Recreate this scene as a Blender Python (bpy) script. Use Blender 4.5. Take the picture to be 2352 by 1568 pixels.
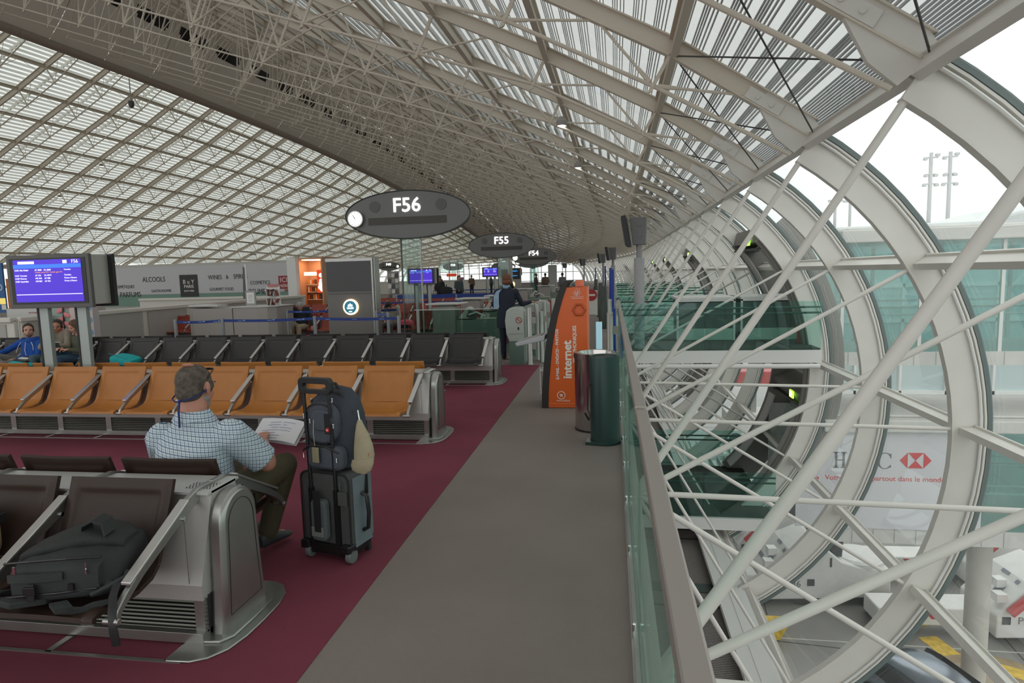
import bpy, bmesh, math, random
from mathutils import Vector, Matrix, Euler
random.seed(7)
D = bpy.data
for o in list(D.objects): D.objects.remove(o, do_unlink=True)
SC = bpy.context.scene
COL = SC.collection
PI = math.pi
R = math.radians
V = Vector

# ---------------------------------------------------------------- camera
YAW, PITCH, ROLL = R(9.12), R(6.15), R(-1.52)
_f = V((-math.sin(YAW)*math.cos(PITCH), math.cos(YAW)*math.cos(PITCH), -math.sin(PITCH)))
_r = V((math.cos(YAW), math.sin(YAW), 0)); _u = _r.cross(_f)
_r2 = math.cos(ROLL)*_r + math.sin(ROLL)*_u; _u2 = -math.sin(ROLL)*_r + math.cos(ROLL)*_u
cd = D.cameras.new('camera'); cam = D.objects.new('camera', cd); COL.objects.link(cam)
m = Matrix((( _r2.x, _u2.x, -_f.x, 0), (_r2.y, _u2.y, -_f.y, 0), (_r2.z, _u2.z, -_f.z, 1.75), (0, 0, 0, 1)))
cam.matrix_world = m
cd.sensor_width = 36; cd.lens = 1450*36/2352; cd.clip_start = .05; cd.clip_end = 600
SC.camera = cam
# ---------------------------------------------------------------- sky and exposure
w = D.worlds.new('sky'); SC.world = w; w.use_nodes = True
nt = w.node_tree; bg = nt.nodes['Background']
tc = nt.nodes.new('ShaderNodeTexCoord'); sp = nt.nodes.new('ShaderNodeSeparateXYZ')
cr = nt.nodes.new('ShaderNodeValToRGB')
nt.links.new(tc.outputs['Generated'], sp.inputs[0]); nt.links.new(sp.outputs['Z'], cr.inputs[0])
nt.links.new(cr.outputs[0], bg.inputs[0])
cr.color_ramp.elements[0].position = 0; cr.color_ramp.elements[0].color = (.80, .82, .82, 1)
cr.color_ramp.elements[1].position = .6; cr.color_ramp.elements[1].color = (1, 1, .99, 1)
bg.inputs[1].default_value = 1.35
SC.view_settings.view_transform = 'Standard'; SC.view_settings.look = 'None'
SC.view_settings.gamma = 1; SC.view_settings.use_curve_mapping = False
SC.view_settings.exposure = 0.24

SC.cycles.transparent_max_bounces = 24; SC.cycles.max_bounces = 10; SC.cycles.diffuse_bounces = 6; SC.cycles.sample_clamp_indirect = 6
# ---------------------------------------------------------------- materials
MATS = {}
def mat(name, col, rough=.5, metal=0, emit=0, alpha=None, bump=0, bscale=200, noise=0, nscale=5, spec=.5, ecol=None):
    if name in MATS: return MATS[name]
    m = D.materials.new(name); m.use_nodes = True; nt = m.node_tree; b = nt.nodes['Principled BSDF']
    c = (*col, 1)
    b.inputs['Base Color'].default_value = c; b.inputs['Roughness'].default_value = rough
    b.inputs['Metallic'].default_value = metal; b.inputs['Specular IOR Level'].default_value = spec
    if emit:
        b.inputs['Emission Color'].default_value = (*(ecol or col), 1); b.inputs['Emission Strength'].default_value = emit
    tc = nt.nodes.new('ShaderNodeTexCoord')
    if noise:
        n = nt.nodes.new('ShaderNodeTexNoise'); n.inputs['Scale'].default_value = nscale; n.inputs['Detail'].default_value = 6
        r = nt.nodes.new('ShaderNodeValToRGB'); nt.links.new(tc.outputs['Object'], n.inputs['Vector']); nt.links.new(n.outputs[0], r.inputs[0])
        r.color_ramp.elements[0].color = (*[x*(1-noise) for x in col], 1); r.color_ramp.elements[0].position = .3
        r.color_ramp.elements[1].color = (*[min(1, x*(1+noise)) for x in col], 1); r.color_ramp.elements[1].position = .7
        nt.links.new(r.outputs[0], b.inputs['Base Color'])
    if bump:
        n = nt.nodes.new('ShaderNodeTexNoise'); n.inputs['Scale'].default_value = bscale; n.inputs['Detail'].default_value = 3
        bp = nt.nodes.new('ShaderNodeBump'); bp.inputs['Strength'].default_value = bump; bp.inputs['Distance'].default_value = .01
        nt.links.new(tc.outputs['Object'], n.inputs['Vector']); nt.links.new(n.outputs[0], bp.inputs['Height']); nt.links.new(bp.outputs[0], b.inputs['Normal'])
    MATS[name] = m; return m

def glass(name, tint, refl=.08, haze=0, hcol=(.8, .85, .85)):
    if name in MATS: return MATS[name]
    m = D.materials.new(name); m.use_nodes = True; nt = m.node_tree; nt.nodes.clear()
    out = nt.nodes.new('ShaderNodeOutputMaterial'); tr = nt.nodes.new('ShaderNodeBsdfTransparent'); gl = nt.nodes.new('ShaderNodeBsdfGlossy')
    tr.inputs[0].default_value = (*tint, 1); gl.inputs['Roughness'].default_value = .03; gl.inputs[0].default_value = (.9, 1, .97, 1)
    mx = nt.nodes.new('ShaderNodeMixShader'); lw = nt.nodes.new('ShaderNodeLayerWeight'); lw.inputs[0].default_value = .5
    pw = nt.nodes.new('ShaderNodeMath'); pw.operation = 'POWER'; pw.inputs[1].default_value = 3.5
    mul = nt.nodes.new('ShaderNodeMath'); mul.operation = 'MULTIPLY_ADD'; mul.inputs[1].default_value = .45; mul.inputs[2].default_value = refl*.6
    nt.links.new(lw.outputs['Facing'], pw.inputs[0]); nt.links.new(pw.outputs[0], mul.inputs[0])
    nt.links.new(mul.outputs[0], mx.inputs[0]); nt.links.new(tr.outputs[0], mx.inputs[1]); nt.links.new(gl.outputs[0], mx.inputs[2])
    last = mx
    if haze:
        df = nt.nodes.new('ShaderNodeBsdfTranslucent'); df.inputs[0].default_value = (*hcol, 1)
        tc = nt.nodes.new('ShaderNodeTexCoord'); n = nt.nodes.new('ShaderNodeTexNoise'); n.inputs['Scale'].default_value = .8
        mr = nt.nodes.new('ShaderNodeMapRange'); mr.inputs[1].default_value = .3; mr.inputs[2].default_value = .7
        mr.inputs[3].default_value = haze*.5; mr.inputs[4].default_value = haze*1.5
        nt.links.new(tc.outputs['Object'], n.inputs['Vector']); nt.links.new(n.outputs[0], mr.inputs[0])
        mx2 = nt.nodes.new('ShaderNodeMixShader'); nt.links.new(mr.outputs[0], mx2.inputs[0])
        nt.links.new(mx.outputs[0], mx2.inputs[1]); nt.links.new(df.outputs[0], mx2.inputs[2]); last = mx2
    nt.links.new(last.outputs[0], out.inputs[0])
    MATS[name] = m; return m

STEEL = mat('painted_steel', (.70, .68, .635), .42, noise=.04, nscale=2)
ROOFST = mat('roof_steel', (.66, .60, .51), .5)
DARKST = mat('dark_rod', (.06, .06, .06), .4)
BRUSH = mat('brushed_metal', (.40, .40, .38), .34, .85, noise=.06, nscale=9)
CHROME = mat('chrome', (.7, .7, .7), .15, 1)
BLACK = mat('black_plastic', (.012, .012, .013), .4)
RUBBER = mat('black_rubber', (.02, .02, .02), .7)
WHITE = mat('white_paint', (.75, .75, .73), .4)
GREYP = mat('grey_panel', (.33, .32, .30), .5)
DGREY = mat('dark_grey_panel', (.09, .09, .088), .4)
SIGNG = mat('sign_grey', (.17, .175, .165), .45)
GLOW = mat('lit_lettering', (1, .95, .95), .5, emit=2.2)
GLASSO = glass('facade_glass', (.86, .90, .88), .05, .06)
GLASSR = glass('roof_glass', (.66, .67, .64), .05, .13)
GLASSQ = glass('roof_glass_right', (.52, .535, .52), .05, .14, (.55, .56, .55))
GLASSN = glass('balustrade_glass', (.76, .87, .84), .06, .015, (.3, .6, .5))
GLASSG = glass('green_glass', (.77, .91, .88), .06, .045, (.25, .75, .65))
GLASSC = glass('clear_glass', (.84, .92, .89), .06)
TEAL = mat('glass_edge', (.15, .19, .185), .25)

def transl(name, col, frac=.5):
    m = D.materials.new(name); m.use_nodes = True; nt = m.node_tree; nt.nodes.clear()
    out = nt.nodes.new('ShaderNodeOutputMaterial'); a = nt.nodes.new('ShaderNodeBsdfDiffuse'); b = nt.nodes.new('ShaderNodeBsdfTranslucent'); mx = nt.nodes.new('ShaderNodeMixShader')
    a.inputs[0].default_value = b.inputs[0].default_value = (*col, 1); mx.inputs[0].default_value = frac
    nt.links.new(a.outputs[0], mx.inputs[1]); nt.links.new(b.outputs[0], mx.inputs[2]); nt.links.new(mx.outputs[0], out.inputs[0]); MATS[name] = m; return m
# ---------------------------------------------------------------- mesh helpers
class MB:
    def __init__(s): s.v = []; s.f = []
    def add(s, vs, fs):
        n = len(s.v); s.v += [tuple(x) for x in vs]; s.f += [tuple(i+n for i in f) for f in fs]; return s
    def box(s, c, d, rot=None, taper=None):
        hx, hy, hz = d[0]/2, d[1]/2, d[2]/2; t = taper or 1
        pts = [V((x*hx*(t if z > 0 else 1), y*hy*(t if z > 0 else 1), z*hz)) for z in (-1, 1) for y in (-1, 1) for x in (-1, 1)]
        if rot is not None:
            M = rot if isinstance(rot, Matrix) else Euler(rot).to_matrix()
            pts = [M @ p for p in pts]
        c = V(c)
        return s.add([p+c for p in pts], [(0, 2, 3, 1), (4, 5, 7, 6), (0, 1, 5, 4), (2, 6, 7, 3), (0, 4, 6, 2), (1, 3, 7, 5)])
    def tube(s, p0, p1, r0, r1=None, n=8, caps=True):
        r1 = r0 if r1 is None else r1
        p0 = V(p0); p1 = V(p1); d = p1-p0
        if d.length < 1e-6: return s
        q = d.to_track_quat('Z', 'Y'); vs = []
        for p, r in ((p0, r0), (p1, r1)):
            for i in range(n):
                a = 2*PI*i/n; vs.append(p + q @ V((r*math.cos(a), r*math.sin(a), 0)))
        fs = [(i, (i+1) % n, n+(i+1) % n, n+i) for i in range(n)]
        if caps: fs += [tuple(range(n-1, -1, -1)), tuple(range(n, 2*n))]
        return s.add(vs, fs)
    def path(s, pts, r, n=8, closed=False):
        pts = [V(p) for p in pts]; N = len(pts)
        rs = r if isinstance(r, (list, tuple)) else [r]*N
        vs = []; up = V((0, 0, 1)); prev = None
        for i, p in enumerate(pts):
            a = pts[(i-1) % N] if (i or closed) else p; b = pts[(i+1) % N] if (i < N-1 or closed) else p
            t = (b-a).normalized()
            if prev is None:
                x = t.cross(up)
                if x.length < .05: x = t.cross(V((1, 0, 0)))
            else: x = prev - t*prev.dot(t)
            x.normalize(); y = t.cross(x); prev = x
            for k in range(n):
                an = 2*PI*k/n; vs.append(p+(x*math.cos(an)+y*math.sin(an))*rs[i])
        fs = []
        for i in range(N if closed else N-1):
            j = (i+1) % N
            for k in range(n): fs.append((i*n+k, i*n+(k+1) % n, j*n+(k+1) % n, j*n+k))
        if not closed: fs += [tuple(range(n-1, -1, -1)), tuple((N-1)*n+k for k in range(n))]
        return s.add(vs, fs)
    def strip(s, pts, wv, tv):
        # flat bar along pts; wv / tv: width and thickness half vectors (constant or list)
        pts = [V(p) for p in pts]; N = len(pts); vs = []
        for i, p in enumerate(pts):
            w_ = V(wv[i]) if isinstance(wv, list) else V(wv); t_ = V(tv[i]) if isinstance(tv, list) else V(tv)
            vs += [p-w_-t_, p+w_-t_, p+w_+t_, p-w_+t_]
        fs = []
        for i in range(N-1):
            for k in range(4): fs.append((i*4+k, i*4+(k+1) % 4, i*4+4+(k+1) % 4, i*4+4+k))
        fs += [(3, 2, 1, 0), tuple((N-1)*4+k for k in range(4))]
        return s.add(vs, fs)
    def prism(s, outline, fn0, fn1):
        # outline list of (a,b); fn0/fn1 map (a,b)->3D for both end caps
        n = len(outline)
        vs = [fn0(a, b) for a, b in outline]+[fn1(a, b) for a, b in outline]
        fs = [tuple(range(n-1, -1, -1)), tuple(range(n, 2*n))]+[(i, (i+1) % n, n+(i+1) % n, n+i) for i in range(n)]
        return s.add(vs, fs)
    def prismY(s, outline, y0, y1): return s.prism(outline, lambda a, b: (a, y0, b), lambda a, b: (a, y1, b))
    def prismX(s, outline, x0, x1): return s.prism(outline, lambda a, b: (x0, a, b), lambda a, b: (x1, a, b))
    def prismZ(s, outline, z0, z1): return s.prism(outline, lambda a, b: (a, b, z0), lambda a, b: (a, b, z1))
    def lathe(s, prof, c=(0, 0, 0), n=24, sx=1, sy=1):
        vs = []; N = len(prof)
        for r, z in prof:
            for k in range(n):
                a = 2*PI*k/n; vs.append((c[0]+r*math.cos(a)*sx, c[1]+r*math.sin(a)*sy, c[2]+z))
        fs = [(i*n+k, i*n+(k+1) % n, (i+1)*n+(k+1) % n, (i+1)*n+k) for i in range(N-1) for k in range(n)]
        if prof[0][0] > 1e-5: fs.append(tuple(range(n-1, -1, -1)))
        if prof[-1][0] > 1e-5: fs.append(tuple((N-1)*n+k for k in range(n)))
        return s.add(vs, fs)
    def ball(s, c, r, rot=None, n=12, m_=8):
        r = r if isinstance(r, (tuple, list)) else (r, r, r); M = rot if rot is not None else Matrix.Identity(3); vs = []; c = V(c)
        for i in range(m_+1):
            t = PI*i/m_
            for k in range(n):
                a = 2*PI*k/n; vs.append(c + M @ V((r[0]*math.sin(t)*math.cos(a), r[1]*math.sin(t)*math.sin(a), r[2]*math.cos(t))))
        fs = [(i*n+k, (i+1)*n+k, (i+1)*n+(k+1) % n, i*n+(k+1) % n) for i in range(m_) for k in range(n)]
        return s.add(vs, fs)
    def cap(s, p0, p1, r0, r1=None, n=12):
        r1 = r0 if r1 is None else r1
        s.tube(p0, p1, r0, r1, n); s.ball(p0, r0, n=n); s.ball(p1, r1, n=n); return s
    def loft(s, rings, n=20, caps=True):
        # rings: (center, rx vector, ry vector[, power])
        vs = []; N = len(rings)
        for rg in rings:
            c, ax, ay = V(rg[0]), V(rg[1]), V(rg[2]); pw = rg[3] if len(rg) > 3 else 1
            for k in range(n):
                a = 2*PI*k/n; ca, sa = math.cos(a), math.sin(a)
                ca = math.copysign(abs(ca)**pw, ca); sa = math.copysign(abs(sa)**pw, sa)
                vs.append(c+ax*ca+ay*sa)
        fs = [(i*n+k, i*n+(k+1) % n, (i+1)*n+(k+1) % n, (i+1)*n+k) for i in range(N-1) for k in range(n)]
        if caps: fs += [tuple(range(n-1, -1, -1)), tuple((N-1)*n+k for k in range(n))]
        return s.add(vs, fs)
    def grid(s, fn, nu, nv, thick=None):
        vs = [V(fn(i/nu, j/nv)) for j in range(nv+1) for i in range(nu+1)]
        fs = [(j*(nu+1)+i, j*(nu+1)+i+1, (j+1)*(nu+1)+i+1, (j+1)*(nu+1)+i) for j in range(nv) for i in range(nu)]
        return s.add(vs, fs)
    def build(s, name, mt, parent=None, smooth=False, bevel=0, loc=None, solid=0, sub=0, angle=None):
        me = D.meshes.new(name); me.from_pydata(s.v, [], s.f)
        if isinstance(mt, (list, tuple)):
            for q in mt: me.materials.append(q)
        else: me.materials.append(mt)
        bm = bmesh.new(); bm.from_mesh(me)
        bmesh.ops.recalc_face_normals(bm, faces=bm.faces); bm.to_mesh(me); bm.free()
        if smooth:
            me.polygons.foreach_set('use_smooth', [True]*len(me.polygons))
            me.set_sharp_from_angle(angle=R(angle or 40))
        me.update()
        o = D.objects.new(name, me); COL.objects.link(o)
        if parent: o.parent = parent
        if loc: o.location = loc
        if solid: q = o.modifiers.new('s', 'SOLIDIFY'); q.thickness = solid; q.offset = 0
        if sub: q = o.modifiers.new('u', 'SUBSURF'); q.levels = sub; q.render_levels = sub
        if bevel: q = o.modifiers.new('b', 'BEVEL'); q.width = bevel; q.segments = 2; q.limit_method = 'ANGLE'; q.angle_limit = R(35)
        return o

def tag(o, label=None, cat=None, group=None, kind=None):
    if label: o['label'] = label
    if cat: o['category'] = cat
    if group: o['group'] = group
    if kind: o['kind'] = kind
    return o
def thing(name, label, cat, loc=(0, 0, 0), rz=0, group=None):
    o = D.objects.new(name, None); COL.objects.link(o); o.location = loc; o.rotation_euler = (0, 0, rz); o.empty_display_size = .1
    return tag(o, label, cat, group)
def struct(o): o['kind'] = 'structure'; return o
def at(px, py, Y):
    d = _r2*((px-1176)/1450) + _u2*(-(py-784)/1450) + _f
    return V((0, 0, 1.75)) + d*(Y/d.y)
def copy_tree(o, parent=None):
    c = o.copy(); COL.objects.link(c)
    if parent: c.parent = parent; c.matrix_parent_inverse = o.matrix_parent_inverse
    for ch in list(o.children): copy_tree(ch, c)
    return c
def dup(o, loc, rz=None, label=None, scale=None):
    c = copy_tree(o); c.location = loc
    if rz is not None: c.rotation_euler = (0, 0, rz)
    if label: c['label'] = label
    if scale: c.scale = (scale, scale, scale)
    return c
def text(s, size, mt, parent, loc, rot=(PI/2, 0, 0), depth=.002, name='lettering', align='CENTER', bold=0, sx=1, space=1):
    cu = D.curves.new(name, 'FONT'); cu.body = s; cu.size = size; cu.align_x = align; cu.align_y = 'CENTER'
    cu.extrude = depth; cu.offset = bold; cu.resolution_u = 3; cu.space_character = space
    o = D.objects.new('tmp', cu); COL.objects.link(o)
    bpy.context.view_layer.update()
    me = D.meshes.new_from_object(o.evaluated_get(bpy.context.evaluated_depsgraph_get()))
    D.objects.remove(o); me.name = name
    me.materials.clear(); me.materials.append(mt)
    t = D.objects.new(name, me); COL.objects.link(t); t.parent = parent; t.location = loc; t.rotation_euler = rot; t.scale = (sx, 1, 1)
    return t
def rrect(w_, h, r, n=5):
    o = []
    for cx, cy, a0 in ((w_/2-r, h/2-r, 0), (-w_/2+r, h/2-r, 90), (-w_/2+r, -h/2+r, 180), (w_/2-r, -h/2+r, 270)):
        for i in range(n+1):
            a = R(a0+90*i/n); o.append((cx+r*math.cos(a), cy+r*math.sin(a)))
    return o

# ================================================================ THE HALL SHELL
W = 3.0; Y0 = 5.85; K0 = -4; K1 = 38           # frames at Y0+W*k
YEND = Y0+W*K1
def ribY(k): return Y0+W*k+(.25 if k < 0 else 0)
def aR(Y): return -.002*max(0, Y-50)**2
def bL(Y): return .11*(Y-35) + .001*max(0, Y-70)**2
def cS(Y): return .066*(Y-32)
def hz(Y): return max(.06, 1-.0013*max(0, Y-30)**2/11.)
ZK = 3.5
RN = [(2.55, 3.5), (.92, 4.62), (-.95, 5.66), (-2.9, 6.62), (-4.9, 7.6), (-6.85, 8.6), (-8.85, 9.6), (-10.85, 10.6), (-12.85, 11.6), (-14.85, 12.55), (-16.85, 13.5), (-18.85, 14.45), (-20.85, 15.4), (-22.9, 16.3)]
LN = [(-25.8, 16.7), (-27.8, 16.1), (-29.8, 15.2), (-31.6, 14.15), (-33.45, 13.05), (-35.4, 12.0), (-37.4, 10.9), (-39.2, 9.85), (-41.1, 8.8), (-43.1, 7.7), (-45.1, 6.6), (-47.1, 5.5), (-49.0, 4.45), (-50.8, 3.5)]
def rn(i, Y):
    x, z = RN[i]; t = min(1, max(0, (2.55-x)/25.5))
    return V((x+aR(Y)*(1-t)+cS(Y)*t, Y, ZK+(z-ZK)*hz(Y)))
def ln(i, Y):
    x, z = LN[i]; t = min(1, max(0, (-25.8-x)/8.))
    return V((x+bL(Y)*t+cS(Y)*(1-t), Y, ZK+(z-ZK)*hz(Y)))
CX, CZ, RI, RO = 0.0, -.55, 4.35, 4.75
def arc(a, r, Y, side=1):
    if side == 1: return V((CX+aR(Y)+r*math.cos(R(a)), Y, CZ+r*math.sin(R(a))))
    return V((-48.3+bL(Y)-r*math.cos(R(a)), Y, CZ+r*math.sin(R(a))))
YS = [ribY(k) for k in range(K0, K1+1)]

# --- curved glass wall, right and left
for side, nm in ((1, 'wall_right'), (-1, 'wall_left')):
    ks = range(K0, K1) if side == 1 else range(6, K1)
    mb = MB(); NA = 20
    for k in ks:
        for i in range(NA):
            a0 = -57+(57+56)*i/NA; a1 = -57+(57+56)*(i+1)/NA
            y0, y1 = ribY(k), ribY(k+1)
            mb.add([arc(a0, RO+.06, y0, side), arc(a1, RO+.06, y0, side), arc(a1, RO+.06, y1, side), arc(a0, RO+.06, y1, side)], [(0, 1, 2, 3)])
    wall = struct(mb.build(nm, GLASSO, smooth=True))
    for k in list(ks)+[K1]:
        Y = ribY(k); mb = MB(); n = 28 if k < 12 else 14
        av = [-58+(58+57)*i/n for i in range(n+1)]
        for r0, r1, t in ((RI, RO, .02), (RI-.012, RI+.012, .055), (RO-.03, RO-.005, .06)):
            pts = [arc(a, (r0+r1)/2, Y, side) for a in av]
            wv = [(arc(a, r1, Y, side)-arc(a, r0, Y, side))/2 for a in av]
            mb.strip(pts, wv, (0, t, 0))
        mb.build('rib', STEEL, wall)
        if k < 16 and side == 1:
            mb = MB(); mb.path([arc(a, RO-.07, Y-.05, side) for a in av], .018, 6); mb.build('glazing_rail', WHITE, wall, smooth=True)
            mb = MB()
            pts = [arc(a, RO+.04, Y, side) for a in av]; wv = [(arc(a, 1, Y, side)-arc(a, 0, Y, side))*.03 for a in av]
            mb.strip(pts, wv, (0, .05, 0)); mb.build('gasket', TEAL, wall)
    # purlins along the wall
    for a in (57, 30.5, 1.5, -27.5, -56.5):
        for k in ks:
            if side == -1 and a < 20: continue
            r = 4.52 if a < 57 else 4.62
            p0 = arc(a, r, ribY(k)+.03, side); p1 = arc(a, r, ribY(k+1)-.03, side)
            tv = (arc(a, 1, 0, side)-arc(a, 0, 0, side)); tg = V((-tv.z, 0, tv.x))
            mb = MB(); mb.strip([p0, p1], tv*.09, tg*.045); mb.strip([p0+tv*.10, p1+tv*.10], tv*.012, tg*.075)
            if k < 14: mb.tube(p0+tv*.13, p1+tv*.13, .016, n=6)
            mb.build('wall_purlin', STEEL, wall)
    if side == 1:
        for k in range(-1, 30):      # struts fanning from the slab edge to each rib
            Y = ribY(k); c = V((.2+aR(Y), Y, -.33))
            for a, r in ((56.5, .035), (30.5, .028), (1.8, .026), (-27.5, .028), (-56, .024)):
                p = arc(a, RI-.01, Y); mb = MB(); n = 10 if k < 8 else 5
                mb.tube(c, p, r, r, n, False)
                q = c.lerp(p, .985); mb.tube(q, p, r*.6, r*.6, 6)
                if not (k > 6 and a < 20) or k < 14: mb.build('strut', STEEL, wall, smooth=True)

# --- roof right of the spine: glass with trusses underneath
mb = MB()
for k in range(K0, K1):
    y0, y1 = ribY(k), ribY(k+1)
    for i in range(len(RN)-1):
        u = V((0, 0, .16)); mb.add([rn(i, y0)+u, rn(i+1, y0)+u, rn(i+1, y1)+u, rn(i, y1)+u], [(0, 1, 2, 3)])
    a0, a1 = arc(56, RO+.06, y0), arc(56, RO+.06, y1); u = V((0, 0, .16)); mb.add([a0, rn(0, y0)+u, rn(0, y1)+u, a1], [(0, 1, 2, 3)])
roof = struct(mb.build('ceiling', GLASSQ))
mb = MB()
for k in range(K0, 14):
    y0, y1 = ribY(k), ribY(k+1)
    for dx in range(12):
        o_ = V((2.75+dx*.045, 0, 4.02-dx*.012)); mb.strip([V((0, y0, 0))+o_, V((0, y1, 0))+o_], (.014, 0, -.004), (0, 0, .004))
e_ = mb.build('shade_edge', mat('shade_blue_grey', (.42, .44, .50), .6), roof); e_['kind'] = 'stuff'
SLAT = mat('shade_slat', (.45, .45, .45), .6)
mb = MB()
for i in range(len(RN)-1):
    for j in range(7):
        t = (j+.5)/7
        for k in range(K0, K1):
            y0, y1 = ribY(k), ribY(k+1); p = rn(i, y0).lerp(rn(i+1, y0), t)+V((0, 0, .42)); q = rn(i, y1).lerp(rn(i+1, y1), t)+V((0, 0, .42))
            for dx in (-.075, -.045, -.015, .03, .075) if k < 5 else (0,):
                o_ = V((dx, 0, -dx*.45)); mb.strip([p+o_, q+o_], (.007 if k < 5 else .04, 0, -.003), (0, 0, .012 if k < 5 else .10))
sl = mb.build('shade_slats', SLAT, roof); sl['kind'] = 'stuff'
for k in range(K0, K1+1):
    Y = ribY(k); P = [rn(i, Y) for i in range(len(RN))]; mb = MB(); far = k > 12; n = 4 if far else 8
    # rafter I-beam, upper node line
    def nrm(a, b):
        d = (b-a).normalized(); return V((d.z, 0, -d.x)) if d.z*0+1 else None
    for i in range(len(P)-1):
        a, b = P[i], P[i+1]; d = (b-a).normalized(); nn = V((-d.z, 0, d.x));
        if nn.z < 0: nn = -nn
        mb.strip([a, b], nn*.11, (0, .012, 0)); mb.strip([a-nn*.11, b-nn*.11], nn*.01, (0, .05, 0)); mb.strip([a+nn*.11, b+nn*.11], nn*.01, (0, .06, 0))
    mb.build('rafter', ROOFST, roof)
    mb = MB(); low = []
    for i in range(len(P)):
        a = P[max(0, i-1)]; b = P[min(len(P)-1, i+1)]; d = (b-a).normalized(); nn = V((-d.z, 0, d.x))
        if nn.z > 0: nn = -nn
        if i < 3: low.append(P[i]+nn*(.50+.03*i) if i else None)
        else:
            q0 = low[2]; q1 = V((-25.15+cS(Y), Y, ZK+(13.35-ZK)*hz(Y))); dl = q1-q0; den = nn.x*dl.z-nn.z*dl.x; pq = q0-P[i]
            low.append(P[i]+nn*max(.5*hz(Y), (pq.x*dl.z-pq.z*dl.x)/den))
    low[0] = arc(58.5, RI+.03, Y)
    for i in range(len(P)-1): mb.tube(low[i], low[i+1], .028 if i < 4 else .024, n=n, caps=False)
    for i in range(1, len(P)):
        d = (low[i]-P[i]); mb.strip([P[i]+d.normalized()*.08, low[i]+d.normalized()*.10], (.035, 0, .012), (0, .012, 0) if far else (0, .022, 0))
        mb.ball(low[i], .045, n=6, m_=4)
        for j, f in ((i-1, .5), (i+1, .5)):
            if 0 <= j < len(P):
                e = P[i].lerp(P[j], f)-V((0, 0, .09))
                mb.tube(low[i], e, .019, n=n, caps=False)
                if not far:
                    s_ = (e-low[i]); mb.tube(low[i]+s_.normalized()*.06, low[i]+s_.normalized()*.32, .034, .026, 8)
    # inner end: tie to the spine foot
    mb.tube(low[-1], V((-25.15+cS(Y), Y, ZK+(13.35-ZK)*hz(Y))), .022, n=n, caps=False)
    mb.build('roof_truss', ROOFST, roof, smooth=not far)
    if k < 12 and k > K0:
        # knee gusset
        mb = MB(); g = [(1.86, 3.86), (2.10, 3.40), (2.33, 3.20), (2.66, 3.46), (2.56, 3.62), (2.0, 3.98)]
        mb.prismY([(x+aR(Y), z) for x, z in g], Y-.03, Y+.03)
        mb.build('knee_gusset', STEEL, roof)
        mb = MB(); A = rn(0, Y); B = rn(1, Y); dd = (B-A).normalized(); nn = V((-dd.z, 0, dd.x)); nn = nn if nn.z > 0 else -nn
        c0 = A+dd*.45-nn*.02; c1 = A+dd*.95-nn*.02
        mb.strip([c0, c1], nn*.075, (0, .05, 0))
        for t in (.3, .7):
            q = c0.lerp(c1, t); mb.tube(q+V((0, -.065, 0)), q+V((0, .065, 0)), .03, n=10)
        mb.build('splice_plate', STEEL, roof)
mb0 = {}
for i in range(1, len(RN)):
    for part, (ka, kb) in enumerate(((K0, 6), (6, 18), (18, K1))):
        mb = MB()
        for k in range(ka, kb):
            a, b = rn(i, ribY(k)), rn(i, ribY(k+1)); mb.strip([a, b], (.012, 0, 0), (0, 0, .12)); mb.strip([a-V((0, 0, .12)), b-V((0, 0, .12))], (.05, 0, 0), (0, 0, .01)); mb.strip([a+V((0, 0, .12)), b+V((0, 0, .12))], (.06, 0, 0), (0, 0, .012))
        mb.build('purlin', ROOFST, roof)
for k in range(K0+1, 13):       # crossed rods in the first bay
    y1, y0 = ribY(k), ribY(k-1); dn = V((0, 0, -.1))
    a, b, c_, d_ = rn(1, y1)+dn, rn(0, y0)+V((.05, 0, -.12)), rn(1, y0)+dn, rn(0, y1)+V((.05, 0, -.12))
    for p, q in ((a, b), (c_, d_)):
        mb = MB(); mb.tube(p, q, .011, n=6); mb.build('tie_rod', DARKST, roof)

# --- spine: leaning soffit with slots and a round trim
SPINE = mat('spine_soffit', (.85, .81, .74), .7)
def spf(Y, t):    # t=0 trim, 1 top
    return V((-25.3+2.0*t+cS(Y)+.25*math.sin(t*PI), Y, ZK+((13.0+3.1*t)-ZK)*hz(Y)))
mb = MB(); trim = MB()
for k in range(K0, K1):
    y0, y1 = ribY(k)+.012, ribY(k+1)-.012
    T = [0, .25, .5, .72]
    for a, b in zip(T, T[1:]): mb.add([spf(y0, a), spf(y1, a), spf(y1, b), spf(y0, b)], [(0, 1, 2, 3)])
    # strip with a rounded slot between t=.78 and t=.95
    for (u0, u1, ta, tb) in ((0, 1, .95, 1.05), (0, .13, .72, .95), (.87, 1, .72, .95), (.13, .18, .72, .77), (.82, .87, .72, .77), (.13, .18, .90, .95), (.82, .87, .90, .95)):
        ya, yb = y0+(y1-y0)*u0, y0+(y1-y0)*u1
        mb.add([spf(ya, ta), spf(yb, ta), spf(yb, tb), spf(ya, tb)], [(0, 1, 2, 3)])
sp_ = mb.build('spine_soffit', SPINE); struct(sp_); sp_.name = 'trim_1'
mb = MB()
for k in range(K0, K1):
    y0, y1 = ribY(k)+1.5, ribY(k)+4.49; o_ = V((-.02, 0, -.12))
    mb.tube(spf(y0, 0)+o_, spf(y1, 0)+o_, .21, n=12)
tr = mb.build('trim_2', mat('trim_beige', (.36, .30, .25), .5), smooth=True); struct(tr)
mb = MB()
for k in range(K0, K1):
    y0, y1 = ribY(k), ribY(k+1); o_ = V((-.9, 0, .1)); mb.add([spf(y0, .5)+o_, spf(y1, .5)+o_, spf(y1, 1)+o_*.9, spf(y0, 1)+o_*.9], [(0, 1, 2, 3)])
struct(mb.build('trim_3', BLACK))
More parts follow.
